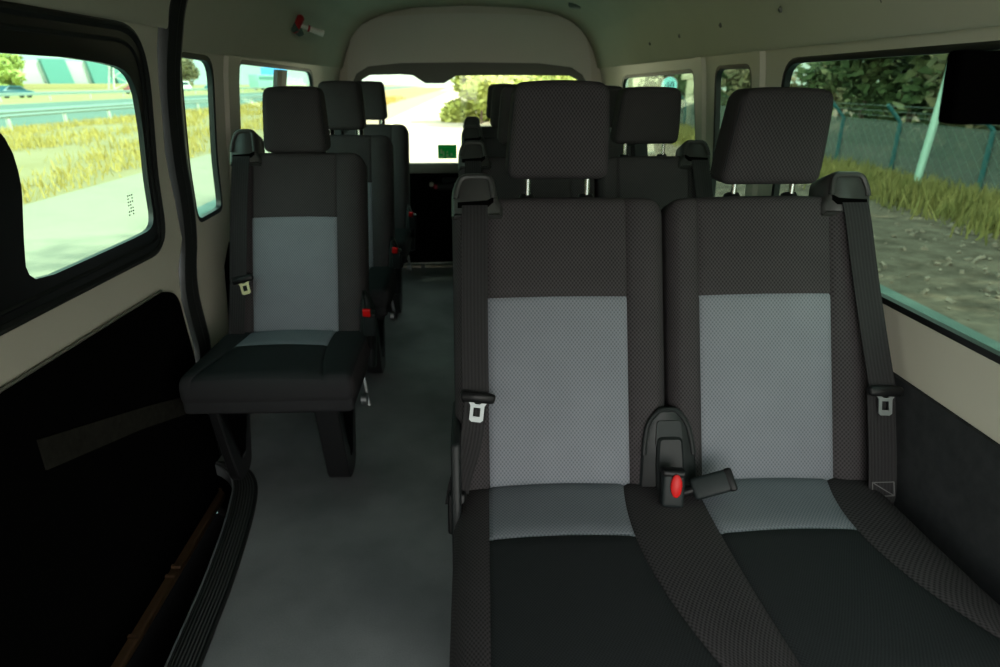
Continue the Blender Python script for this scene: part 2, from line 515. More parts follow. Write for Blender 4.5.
for k in range(n-1):
    for i in (0, len(YS)-1): F.append([i*n+k, i*n+k+1, N+i*n+k+1, N+i*n+k])
for i in range(len(YS)-1):
    for k in (0, n-1): F.append([i*n+k, (i+1)*n+k, N+(i+1)*n+k, N+i*n+k])
mb.add(V, F)
ceil = structure('ceiling', mb, M['headliner'], 'olive beige curved headliner over the whole cabin', cat='ceiling', angle=50)
for (y, z) in ((3.2, 1.415), (2.75, 1.42), (2.3, 1.425), (1.86, 1.43)):       # small trim clips along the headliner
    mb = MB(); p = Vector(onwall(1, y, z, -.016)); mb.tube([p, p-Vector((.006, 0, .004))], [.009, .006], 10)
    mb.build('clip', M['tail_dark'], ceil)
mb = MB(); mb.tube([onwall(1, 1.42+.06*t-.0*t*t, 1.40+.22*t, -.017) for t in [i/10 for i in range(11)]], .0022, 6); mb.build('panel_seam', M['tail_dark'], ceil)

# ---- unseen panel added to keep front light off the sliding-door side
mb = MB(); mb.rbox(-.97, -.14, -.24, -.19, -.2, 1.50, .01)
structure('light_blocker_front', mb, M['black_carpet'], 'added black light blocker ahead of the entry step, out of view', cat='wall')
# ---- rear wall, tailgate
def flat(name, outline, holes, y0, y1, mat, parent=None, label=None, cat=None):
    pts = []; edges = []
    def loop(L):
        o = len(pts); k = len(L); pts.extend(Vector(p) for p in L); edges.extend((o+i, o+(i+1) % k) for i in range(k))
    loop(outline); [loop(h_) for h_ in holes]
    vo, eo, fo, *_ = delaunay_2d_cdt(pts, edges, [], 0, 1e-6)
    def inside(p, L):
        c_ = False
        for i in range(len(L)):
            a, b2 = L[i], L[i-1]
            if (a[1] > p[1]) != (b2[1] > p[1]) and p[0] < (b2[0]-a[0])*(p[1]-a[1])/(b2[1]-a[1])+a[0]: c_ = not c_
        return c_
    keep = []
    for f in fo:
        ce = sum((vo[i] for i in f), Vector((0, 0)))/len(f)
        if inside(ce, outline) and not any(inside(ce, h_) for h_ in holes): keep.append(list(f))
    k = len(vo); V = [(p.x, y0, p.y) for p in vo]+[(p.x, y1, p.y) for p in vo]
    F = keep+[[i+k for i in f[::-1]] for f in keep]; E_ = set()
    for f in keep:
        for i in range(len(f)): E_.add((f[i], f[(i+1) % len(f)]))
    for (a, b2) in E_:
        if (b2, a) not in E_: F.append([b2, a, a+k, b2+k])
    mb = MB(); mb.add(V, F)
    return structure(name, mb, mat, label, parent, cat, angle=30)
full = [(CX-half(z)-.03, z) for z in [-.02, .3, .6, .8, 1.0, 1.3, 1.45, 1.55, 1.63, 1.68, 1.715]]
full = full+[(2*CX-x, z) for x, z in reversed(full)]
arch = [(-.83, .02), (-.84, .6), (-.83, .95), (-.805, 1.262), (-.792, 1.40), (-.765, 1.51), (-.70, 1.585), (-.62, 1.622), (-.533, 1.640), (-.25, 1.655), (.007, 1.660),
        (.30, 1.655), (.584, 1.640), (.66, 1.615), (.73, 1.564), (.775, 1.49), (.80, 1.38), (.811, 1.262), (.835, .95), (.845, .6), (.835, .02)]
win_r = [(-.76, .735), (-.757, 1.0), (-.735, 1.20), (-.705, 1.262), (-.655, 1.288), (-.46, 1.293), (-.375, 1.287), (-.335, 1.262), (-.295, 1.238), (-.17, 1.238), (-.13, 1.262), (-.09, 1.285), (.2, 1.288), (.66, 1.285), (.71, 1.26), (.74, 1.20), (.762, 1.0), (.765, .735)]
flat('wall_rear', full, [offset_loop(win_r, .05)], REAR_Y, REAR_Y+.05, M['paint'], label='beige body frame around the rear door', cat='wall')
tg = flat('door_2', arch, [offset_loop(win_r, .012)], REAR_Y-.055, REAR_Y-.002, M['tailgate'], label='grey arched rear door with wide window', cat='door')
# darker arched band that carries the rear window, black lower trim, sill
band = [(-.80, .68), (-.795, 1.0), (-.775, 1.235), (-.74, 1.30), (-.66, 1.345), (-.45, 1.365), (.0, 1.37), (.45, 1.365), (.67, 1.34), (.745, 1.295), (.78, 1.235), (.80, 1.0), (.805, .68)]
flat('window_band', band, [offset_loop(win_r, .004)], REAR_Y-.075, REAR_Y-.050, M['tail_dark'], tg)
mb = MB(); mb.rbox(-.80, .81, REAR_Y-.115, REAR_Y-.05, .665, .732, .012); mb.build('sill', plain('rear_sill', (.22, .22, .19), .6), tg)
mb = MB(); mb.rbox(-.81, .82, REAR_Y-.10, REAR_Y-.04, .03, .662, .02); mb.build('lower_trim', M['black_carpet'], tg)
mb = MB(); mb.rbox(-.235, -.06, REAR_Y-.135, REAR_Y-.095, .555, .60, .012); mb.rbox(-.20, -.10, REAR_Y-.14, REAR_Y-.095, .605, .635, .01)
lt = mb.build('latch_handle', M['plastic'], tg)
mb = MB(); mb.rbox(-.292, -.262, REAR_Y-.122, REAR_Y-.098, .575, .607, .012); mb.build('courtesy_lens', plain('lens', (.8, .78, .72), .2), tg)
mb = MB(); mb.rbox(-.262, -.235, REAR_Y-.122, REAR_Y-.098, .560, .592, .008); mb.build('red_lens', plain('lens_red', (.45, .03, .06), .2), tg)
mb = MB(); mb.add([(x, y, z) for y in (REAR_Y-.03, REAR_Y-.026) for x, z in offset_loop(win_r, .03)],
                  [list(range(18)), list(range(18, 36))[::-1]]+[[i, (i+1) % 18, 18+(i+1) % 18, 18+i] for i in range(18)])
mb.build('rear_pane', M['glass_rear'], tg, smooth=False)
mb = MB(); mb.add(*(lambda q: (q, [[0, 1, 2, 3], [7, 6, 5, 4], [0, 4, 5, 1], [1, 5, 6, 2], [2, 6, 7, 3], [3, 7, 4, 0]]))(
    [(x, y, z) for y in (REAR_Y-.034, REAR_Y-.031) for x, z in ((-.228, .756), (-.10, .756), (-.10, .848), (-.228, .848))]))
sticker_m, nt, b = new_mat('sticker_green'); b.inputs['Base Color'].default_value = (.01, .42, .12, 1)
tl = nt.nodes.new('ShaderNodeBsdfTranslucent'); tl.inputs[0].default_value = (.01, .42, .14, 1)
ms = nt.nodes.new('ShaderNodeMixShader'); ms.inputs[0].default_value = .6
nt.links.new(b.outputs[0], ms.inputs[1]); nt.links.new(tl.outputs[0], ms.inputs[2]); nt.links.new(ms.outputs[0], nt.nodes['Material Output'].inputs[0])
st = mb.build('green_sticker', sticker_m, None)
tag(st, 'small green rectangular sticker low on the rear window', 'sticker')
mb = MB()
for (x, z, w_, h_) in ((-.205, .805, .012, .03), (-.19, .79, .01, .03), (-.165, .775, .016, .022), (-.165, .80, .010, .012), (-.20, .768, .03, .006), (-.135, .782, .012, .02), (-.155, .766, .03, .006)):
    mb.box((x-w_/2, REAR_Y-.0355, z-h_/2), (x+w_/2, REAR_Y-.0342, z+h_/2))
mb.build('printed_mark', plain('sticker_print', (.35, .55, .35), .5), st)
mb = MB()
for xa, xb in ((-.62, -.375), (-.345, .1), (.12, .6)): mb.rbox(xa, xb, REAR_Y-.12, REAR_Y-.085, .0, .016, .004)
structure('trim_2', mb, plain('sill_scuff', (.30, .28, .21), .5), 'pale scuff strip across the floor at the rear door', cat='trim')

# ---- floor with the entry step cut out
EDGE = [(-.640, -.15), (-.640, 1.05), (-.645, 1.117), (-.652, 1.23), (-.662, 1.393), (-.693, 1.649), (-.720, 1.78), (-.740, 1.84), (-.775, 1.90), (-.82, 1.945), (-.86, 1.97)]
def smooth_open(P, it=2):
    for _ in range(it):
        o = [P[0]]
        for a, b2 in zip(P, P[1:]): o += [tuple(a[k]*.75+b2[k]*.25 for k in range(len(a))), tuple(a[k]*.25+b2[k]*.75 for k in range(len(a)))]
        P = o+[P[-1]]
    return P
edge = smooth_open(EDGE)
edge_o = [(x-.078 if y < 1.75 else x-.078+(y-1.75)*.05, y) for x, y in edge]
fl = edge_o+[(-.965, 1.98), (-.965, REAR_Y-.01), (.965, REAR_Y-.01), (.965, -.15)]
mb = MB(); mb.prism(fl, -.04, 0, 'xy')
floor = structure('floor', mb, M['floor'], 'worn grey vinyl cabin floor and aisle', cat='floor', angle=30)
mb = MB(); V = []; F = []; U = []; L = 0
for i, (a, b2) in enumerate(zip(edge, edge_o)):
    if i: L += (Vector(edge[i])-Vector(edge[i-1])).length
    w_ = (Vector(a)-Vector(b2)).length
    for k in range(5):
        t = k/4; x = a[0]+(b2[0]-a[0])*t; V.append((x, a[1], .010 if k < 4 else -.004)); U.append((w_*t, L))
    V.append((b2[0]+.002, a[1], -.03)); U.append((w_+.02, L))
uvs = []
for i in range(len(edge)-1):
    for k in range(5):
        q = [i*6+k, i*6+k+1, (i+1)*6+k+1, (i+1)*6+k]; F.append(q); uvs.append([U[j] for j in q])
mb.add(V, F, 0, uvs=uvs)
step = structure('trim_3', mb, M['ribbed'], 'curved ribbed grey tread strip along the entry step edge', cat='trim')
mb = MB(); mb.tube([(x+.004, y, .006) for x, y in edge], .006, 8); mb.build('edge_bead', M['rubber'], step)
mb = MB()                                               # step well: riser and lower tread
V = []; F = []
for i, (x, y) in enumerate(edge_o): V += [(x+.004, y, -.02), (x-.015, y, -.21), (-1.02, y, -.21)]
for i in range(len(edge_o)-1):
    for k in range(2): F.append([i*3+k, i*3+k+1, (i+1)*3+k+1, (i+1)*3+k])
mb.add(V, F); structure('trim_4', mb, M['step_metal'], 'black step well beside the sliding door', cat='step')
mb = MB()
mb.rbox(-.935, -.888, .4, 2.03, -.125, -.10, .008)
for y in (1.30, 1.52, 1.56, 1.95): mb.rbox(-.938, -.885, y, y+.012, -.102, -.092, .003)
rl = structure('trim_5', mb, M['rail'], 'rusty brown guide rail along the foot of the sliding door', cat='rail')

# ---- sliding door
DG = [(.72, 1.30), (1.513, 1.299), (1.70, 1.290), (1.775, 1.274), (1.818, 1.235), (1.838, 1.17), (1.853, 1.103), (1.874, .94), (1.880, .89), (1.866, .862), (1.82, .854), (1.56, .855), (1.345, .857), (1.310, .885), (1.318, .94), (1.332, 1.02), (1.334, 1.07), (1.314, 1.138), (1.26, 1.19), (1.18, 1.222), (1.05, 1.235), (.9, 1.24), (.72, 1.24)]
# outline of the opening: narrow strip left of the front edge, so close it simply behind the frame edge
DG = smooth_open(DG[1:20]+[], 1)
DG = [(1.10, 1.300)]+DG+[(1.10, 1.230)]
dgl = densify(DG, .03)
DF = round_poly([(1.00, 1.385), (1.88, 1.385), (1.955, .775), (1.05, .790)], [.02, .17, .11, .02], 10)
hole = densify(round_poly([(1.02, 1.372), (1.868, 1.372), (1.942, .788), (1.07, .803)], [.02, .16, .10, .02], 10), .04)
door_out = [(.15, -.17), (2.03, -.17), (2.015, .235), (2.035, .42), (2.01, .59), (2.02, .69), (2.075, .78), (2.05, .905), (2.00, 1.06), (1.985, 1.18), (1.955, 1.335), (1.94, 1.42), (.15, 1.42)]
door = shell(-1, door_out, [hole], 0, .012, 'door_1', M['paint'], label='beige sliding door with black framed window', cat='door')
dg_out = densify(DF, .02)
def resample(L, n):
    L = [Vector(p) for p in L]; L.append(L[0]); d = [0]
    for a, b2 in zip(L, L[1:]): d.append(d[-1]+(b2-a).length)
    out = []; j = 0
    for i in range(n):
        t = d[-1]*i/n
        while d[j+1] < t: j += 1
        k = (t-d[j])/max(d[j+1]-d[j], 1e-9); p = L[j].lerp(L[j+1], k); out.append((p.x, p.y))
    return out
# frame: flat plate between outer loop and glass loop, with two raised ridges following the outer edge
def plate(side, outline, hole_, out0, thick, name, mat, parent): return shell(side, outline, [hole_], out0, thick, name, mat, parent, .06)
fr = plate(-1, densify(DF, .05), dgl, -.010, .014, 'window_frame', M['gasket'], door)
mb = MB(); o1 = resample(offset_loop(DF, -.004), 120)
ring(mb, -1, o1, resample(offset_loop(DF, -.020), 120), -.012, .0, .006)
ring(mb, -1, resample(offset_loop(DF, -.036), 120), resample(offset_loop(DF, -.046), 120), -.012, .0, .003)
mb.build('frame_ridge', M['rubber'], fr)
shell(-1, [p for p in resample(offset_loop(dgl, .006), 110)], [], .005, .004, 'pane', M['glass_side'], door, .09)
mb = MB()                                               # etched maker's mark near the lower corner of the pane
for i in range(7):
    for k in range(3):
        if (i*3+k) % 5 == 1: continue
        y = 1.772+k*.011; z = .912+i*.0085
        V = [onwall(-1, yy, zz, .0042) for yy, zz in ((y, z), (y+.007, z), (y+.007, z+.004), (y, z+.004))]
        mb.add(V, [[0, 1, 2, 3]])
mb.build('etched_mark', plain('etching', (.22, .32, .28), .6), door, smooth=False)
trimo = densify(round_poly([(.16, .706), (1.89, .664), (1.962, .625), (1.990, .435), (2.005, .2), (2.02, -.10), (.16, -.10)], [.01, .04, .05, .03, .03, .02, .01]), .1)
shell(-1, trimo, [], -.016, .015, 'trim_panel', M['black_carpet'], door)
shell(-1, densify([(1.22, .545), (1.22, .470), (1.60, .352), (1.925, .235), (1.94, .290), (1.62, .408)], .08), [], -.020, .004, 'door_light_patch', M['light_patch'], door)  # slanted patch of light on the trim, built as a paler textured strip
mb = MB(); mb.tube([onwall(-1, y, .687-(y-.95)*.0242+.004, -.009) for y in [.17+.05*i for i in range(35)]], .004, 6); mb.build('trim_edge', plain('trim_bead', (.16, .155, .13), .5), door)
# rubber seal down the door's trailing edge
SEAL = [(1.965, 1.60), (1.99, 1.50), (2.0, 1.46), (2.03, 1.335), (2.055, 1.18), (2.08, 1.055), (2.125, .895), (2.13, .765), (2.088, .672), (2.077, .571), (2.095, .456), (2.107, .395), (2.06, .235), (2.05, .05), (2.05, -.15)]
sl = smooth_open(SEAL)
mb = MB(); V = []; F = []
for i, (y, z) in enumerate(sl):
    for dy, o in ((-.052, .03), (-.046, -.008), (-.02, -.020), (0, -.012), (.015, -.020), (.046, -.010), (.052, .03)): V.append(onwall(-1, y+dy, z, o-.018*min(1, max(0, (z-1.2)/.3))))
for i in range(len(sl)-1):
    for k in range(6): F.append([i*7+k, i*7+k+1, (i+1)*7+k+1, (i+1)*7+k])
mb.add(V, F); structure('trim_1', mb, M['rubber'], 'black rubber seal down the rear edge of the sliding door', cat='seal')
mb = MB(); mb.tube([onwall(-1, 2.035, z, -.026) for z in (.20, .1, 0, -.09)], .005, 6); mb.build('seal_clip', M['steel'], bpy.data.objects['trim_1'])

# ------------------------------------------------------------------ seats
RX = .366; SN, CS = math.sin(rad(21.45)), math.cos(rad(21.45))
def BK(x, v, nn, y0=0., z0=.423):                       # point on the reclined back: v up the back, nn out of its face
    return (x, y0+v*SN-nn*CS, z0+v*CS+nn*SN)

def backrest(parent, x0, x1, pl, pr, seams, vtop=.64, vseam=.416, name='backrest', grooves=()):
    gl = [pl, pr]
    xs = [g+d for g in gl for d in (-.011, -.005, 0, .005, .011)]
    vs = [vseam+d for d in (-.011, -.005, 0, .005, .011)]
    def fn(x, nn, v):
        n_ = -nn
        d = 0.
        if n_ > -.06:
            k = min(1, (n_+.06)/.05)
            g = 0
            for sx in gl: g += .0045*math.exp(-((x-sx)/.0045)**2)
            if pl-.002 < x < pr+.002: g += .0045*math.exp(-((v-vseam)/.0045)**2)
            # bolsters swell, the panel is gently padded
            bl = 0
            if x < pl: t = (pl-x)/(pl-x0); bl = .012*math.sin(PI*min(1, t*1.05))
            elif x > pr: t = (x-pr)/(x1-pr); bl = .012*math.sin(PI*min(1, t*1.05))
            else: bl = .005*math.sin(PI*(x-pl)/(pr-pl))*(.4+.6*math.sin(PI*min(1, max(0, v/vtop))))
            d = (bl-g)*k
        vv = v
        # top corners drop away
        for xe, sg in ((x0, 1), (x1, -1)):
            e = .05-(x-xe)*sg
            if e > 0 and v > vtop-.16: vv -= .012*(e/.05)**2*((v-vtop+.16)/.16)
        vv -= .006*((x-(x0+x1)/2)/((x1-x0)/2))**2*(v/vtop)
        return BK(x, vv, n_+d)
    def mf(x, nn, v, nrm):
        return 1 if (nrm[1] < 0 and pl < x < pr and v < vseam) else 0
    mb = MB(); mb.rbox(x0, x1, 0., .105, -.07, vtop, .028, 4, xs=xs, zs=vs, dx=.022, fn=fn, matfn=mf)
    return mb.build(name, [M['knit'], M['insert']], parent, angle=60)

def headrest(parent, cx, z0=1.052, z1=1.254, y0=.215, w=.224, posts=(-.062, .072), lean=-.030, taper=.13):
    def fn(x, y, z):
        t = (z-z0)/(z1-z0)
        k = 1-taper*t+.012*math.sin(PI*t)
        d = -.008*math.sin(PI*max(0, min(1, t)))*(1-(2*(x-cx)/w)**2) if y < y0+.05 else 0
        g = 0
        return (cx+(x-cx)*k, y+d+t*lean, z-.006*((x-cx)/(w/2))**2*t)
    mb = MB(); mb.rbox(cx-w/2, cx+w/2, y0, y0+.105, z0, z1, .024, 4, dx=.022, fn=fn)
    # piping seam round the front face
    h_ = mb.build('headrest', [M['knit']], parent, angle=60)
    lp = round_poly([(cx-w/2*.965, z0+.012), (cx+w/2*.965, z0+.012), (cx+w/2*.965, z1-.014), (cx-w/2*.965, z1-.014)], .026, 5)
    m2 = MB(); m2.tube([fn(x, y0+.0135, z) for x, z in densify(lp, .02)], .0022, 6, closed=True); m2.build('piping', M['pad'], h_)
    for p in posts:
        m3 = MB(); m3.tube([(cx+p, y0+.052, z0+.03), (cx+p, y0+.052, .985)], .0062, 12); m3.build('post', M['chrome'], h_)
        m4 = MB(); m4.tube([BK(cx+p, v, -.045) for v in (.62, .643, .650, .652)], [.018, .019, .016, .010], 16); m4.build('bushing', M['black_plastic'], h_)
    return h_

def belt_guide(parent, cx, w=.100, flip=1, vb=.60, hgt=.087):
    """hoop shaped moulded guide on the outer shoulder of a backrest, with the slot the strap leaves by"""
    x0, x1 = cx-w/2, cx+w/2
    P = [(x0, vb-.012), (x0+.001, vb+.05), (x0+.018, vb+hgt), (x1-.006, vb+hgt+.001), (x1+.001, vb+.032), (x1+.012, vb+.016), (x1+.012, vb-.012)]
    r_ = [.006, .024, .044, .026, .02, .008, .006]
    if flip < 0: P = [(2*cx-x, v) for x, v in P][::-1]; r_ = r_[::-1]
    ol = round_poly(P, r_, 6)
    mb = MB(); fnn = lambda x, y, z: BK(x, z, -y)
    mb.prism(ol, -.012, .085, 'xz', fn=fnn, bev=.010)
    g = mb.build('belt_guide', M['guide'], parent, angle=50)
    # raised rim and recessed face
    lip = [p for p in offset_loop(ol, -.009)]
    up = [p for p in lip if p[1] > vb+.030]
    k0 = max(range(len(up)), key=lambda q: (Vector(up[q])-Vector(up[q-1])).length); up = up[k0:]+up[:k0]
    mb = MB(); mb.tube([BK(x, v, .011) for x, v in (up if True else [])], .0065, 8); mb.build('rim', M['guide'], g)
    s0, s1 = (x0+.014, x1-.008) if flip > 0 else (x0+.008, x1-.014)
    sl_ = [(s0, vb+.010), (s1-.012, vb+.012), (s1, vb+.022), (s1, vb+.034), (s1-.014, vb+.026), (s0, vb+.022)]
    if flip < 0: sl_ = [(s1, vb+.010), (s0+.012, vb+.012), (s0, vb+.022), (s0, vb+.034), (s0+.014, vb+.026), (s1, vb+.022)]
    mb = MB(); mb.prism(sl_, -.015, -.008, 'xz', fn=fnn); mb.build('slot', plain('slot_black', (.002, .002, .002), .9, spec=0) if 'slot_black' not in bpy.data.materials else bpy.data.materials['slot_black'], g)
    return g

def tongue(parent, c, metal, tilt=0., s=1., drop=.045):
    """belt latch: black moulded bar with a slotted steel plate hanging from it. c = (x, v, n) on the back"""
    x, v, nn = c
    T = Matrix.Rotation(tilt, 4, 'Y')
    def fn(px, py, pz):
        q = T @ Vector((px, 0, pz)); return BK(x+q.x*s, v+q.z*s, nn-py)
    mb = MB(); ol = round_poly([(-.040, -.010), (.040, -.010), (.044, .012), (.030, .016), (-.030, .016), (-.044, .012)], .008, 4)
    mb.prism(ol, -.008, .008, 'xz', fn=fn, bev=.004)
    t = mb.build('latch_bar', M['black_plastic'], parent, angle=50)
    mb = MB()
    o = [(-.024, -.006), (-.016, -.018), (-.016, -.052), (-.010, -.057), (.012, -.057), (.018, -.052), (.018, -.018), (.026, -.006), (.020, -.004), (.006, -.014), (-.004, -.014), (-.018, -.004)]
    i_ = [(-.008, -.022), (-.008, -.044), (.009, -.044), (.009, -.022)]
    pts = [Vector(p) for p in o+i_]; e = [(k, (k+1) % 12) for k in range(12)]+[(12+k, 12+(k+1) % 4) for k in range(4)]
    vo, eo, fo, *_ = delaunay_2d_cdt(pts, e, [], 0, 1e-7)
    def ins(p, L):
        c_ = False
        for k in range(len(L)):
            a, b2 = L[k], L[k-1]
            if (a[1] > p[1]) != (b2[1] > p[1]) and p[0] < (b2[0]-a[0])*(p[1]-a[1])/(b2[1]-a[1])+a[0]: c_ = not c_
        return c_
    F = []
    for f in fo:
        ce = sum((vo[k] for k in f), Vector((0, 0)))/len(f)
        if ins(ce, o) and not ins(ce, i_): F.append(list(f))
    k = len(vo); E_ = set((f[a], f[(a+1) % 3]) for f in F for a in range(3))
    V = [fn(p.x, -.0015, p.y) for p in vo]+[fn(p.x, .0015, p.y) for p in vo]
    FF = F+[[q+k for q in f[::-1]] for f in F]+[[b2, a, a+k, b2+k] for a, b2 in E_ if (b2, a) not in E_]
    mb.add(V, FF); mb.build('latch_plate', metal, t, angle=30)
    return t

def strap(parent, pts, w, name='seat_belt'):
    P = [BK(*p) for p in smooth_open(pts, 2)]
    mb = MB(); mb.ribbon(P, (1, 0, 0), w, .0022); return mb.build(name, M['web'], parent, angle=30)

def cushion(parent, x0, x1, y0, y1, z0, z1, seams, pads, ins_y, name='seat_cushion', rise=.012, r=.045, front=0):
    """seams: list of (x at back, x mid, x front) curves; pads: index pairs that bound a dark pad with a light insert at the back"""
    S = [s_[0] for s_ in seams]
    xs = [s_+d for s_ in S for d in (-.011, -.005, 0, .005, .011)]
    ys = [ins_y+d for d in (-.008, -.004, 0, .004, .008)]
    def seam_x(s_, y):
        t = (y1-y)/(y1-y0); a, m_, b2 = s_[0], s_[1], s_[2]
        return a*(1-t)*(1-2*t)+m_*4*t*(1-t)+b2*t*(2*t-1)
    def fn(x, y, z):
        k = [x0]+S+[x1]; t = [x0]+[seam_x(s_, y) for s_ in seams]+[x1]
        nx = x
        for a, b2, c_, d in zip(k, k[1:], t, t[1:]):
            if a <= x <= b2: nx = c_+(d-c_)*(x-a)/(b2-a)
        dz = 0
        if z > z1-.05:
            kz = (z-(z1-.05))/.05
            for s_ in S: dz -= .005*math.exp(-((x-s_)/.005)**2)
            for (i, j) in pads:
                if S[i] < x < S[j]:
                    dz -= .004*math.exp(-((y-ins_y)/.004)**2)
                    dz += .006*math.sin(PI*(x-S[i])/(S[j]-S[i]))
            t_ = (y1-y)/(y1-y0); dz += rise*math.sin(PI*min(1, t_*.75)); dz *= kz
        return (nx, y+(.012*math.cos(PI*(x-x0)/(x1-x0)*2) if y < y0+.1 else 0)*0, z+dz)
    def mf(x, y, z, nrm):
        if nrm[2] > 0:
            for (i, j) in pads:
                if S[i] < x < S[j]: return 1 if y > ins_y else 2
        if front and (nrm[1] < 0 or (nrm[2] > 0 and y < y0+.02)): return 3
        return 2 if front and nrm[2] > 0 else 0
    mb = MB(); mb.rbox(x0, x1, y0, y1, z0, z1, r, 4, xs=xs, ys=ys, dx=.025, fn=fn, matfn=mf)
    return mb.build(name, [M['knit'], M['insert'], M['pad'], M['valance']], parent, angle=60)

def obox(mb, c, ax, L, W, T_, r=.006, mat=0, roll=(0, 0, 1)):
    """rounded block of length L along ax, centred at c"""
    a = Vector(ax).normalized(); up = Vector(roll); b2 = a.cross(up).normalized(); u = b2.cross(a)
    c = Vector(c); mb.rbox(-W/2, W/2, -T_/2, T_/2, -L/2, L/2, r, 3, fn=lambda x, y, z: tuple(c+b2*x+u*y+a*z), mat=mat)

def buckle(parent, c, ax, L=.075, W=.042, T_=.030, button=True, roll=(0, 0, 1)):
    mb = MB(); obox(mb, c, ax, L, W, T_, .008, roll=roll)
    a = Vector(ax).normalized(); u = a.cross(Vector(roll)).normalized().cross(a)
    bk = mb.build('buckle', M['buckle_plastic'], parent, angle=45)
    mb = MB(); obox(mb, Vector(c)+a*L*.44, ax, L*.2, W*1.06, T_*1.08, .006, roll=roll); mb.build('buckle_mouth', M['black_plastic'], bk)
    mb = MB(); mb.tube([Vector(c)-a*L*.45, Vector(c)-a*(L*.5+.05)], .011, 10); mb.build('stalk', M['black_plastic'], bk)
    return bk

def leg_frame(parent, x, w=.055, yo=0.):
    """bent flat-bar support: two arms meeting in a rounded foot on the floor"""
    ol = round_poly([(-.365, .345), (-.315, .345), (-.235, .075), (-.20, .075), (-.10, .345), (-.045, .345), (-.155, .022), (-.185, .002), (-.255, .002), (-.285, .03)],
                    [.005, .01, .02, .02, .01, .005, .03, .02, .02, .03], 5)
    ol = [(y+yo, z) for y, z in ol]
    mb = MB(); mb.prism(ol, x-w/2, x+w/2, 'yz', bev=.004)
    l = mb.build('leg', M['leg_metal'], parent, angle=35)
    for (yy, zz) in ((-.345+yo, .315), (-.075+yo, .315)):
        m2 = MB(); m2.tube([(x-w/2-.004, yy, zz), (x+w/2+.006, yy, zz)], .011, 10); m2.build('bolt', M['steel'], l)
    m2 = MB(); m2.box((x-.016, -.232+yo, .076), (x+.016, -.203+yo, .083)); m2.build('foot_plate', M['steel'], l)
    return l

def pocket(parent, cx, v0=-.05, v1=.168, w=.122):
    """moulded hinge cover in the gap at the base of the backs"""
    fnn = lambda x, y, z: BK(x, z, -y)
    ol = round_poly([(cx-w/2-.006, v0), (cx+w/2+.006, v0), (cx+w/2-.004, v0+.14), (cx+w/2-.016, v1-.03), (cx+.02, v1), (cx-.02, v1), (cx-w/2+.012, v1-.03), (cx-w/2+.004, v0+.14)], [.01, .01, .03, .03, .01, .01, .03, .03], 5)
    mb = MB(); mb.prism(ol, -.018, .05, 'xz', fn=fnn, bev=.004)
    p = mb.build('hinge_cover', M['plastic'], parent, angle=45)
    rim = [q for q in offset_loop(ol, -.004) if q[1] > v0+.03]
    k0 = max(range(len(rim)), key=lambda q: (Vector(rim[q])-Vector(rim[q-1])).length); rim = rim[k0:]+rim[:k0]
    mb = MB(); mb.tube([BK(x, v, .018) for x, v in rim], .0055, 8, closed=False); mb.build('cover_rim', M['plastic'], p)
    il = round_poly([(cx-.030, v1-.085), (cx+.030, v1-.085), (cx+.026, v1-.028), (cx-.026, v1-.028)], .008, 4)
    mb = MB(); mb.prism(il, .014, .023, 'xz', fn=lambda x, y, z: BK(x, z, y)); mb.build('cover_flap', M['buckle_plastic'], p)
    ol2 = round_poly([(cx-.030, v0), (cx+.034, v0), (cx+.030, v0+.10), (cx+.028, v0+.155), (cx-.026, v0+.155), (cx-.030, v0+.10)], .012, 4)
    mb = MB(); mb.prism(ol2, -.032, -.010, 'xz', fn=fnn, bev=.005); mb.build('stalk_boot', M['plastic'], p)
    return p

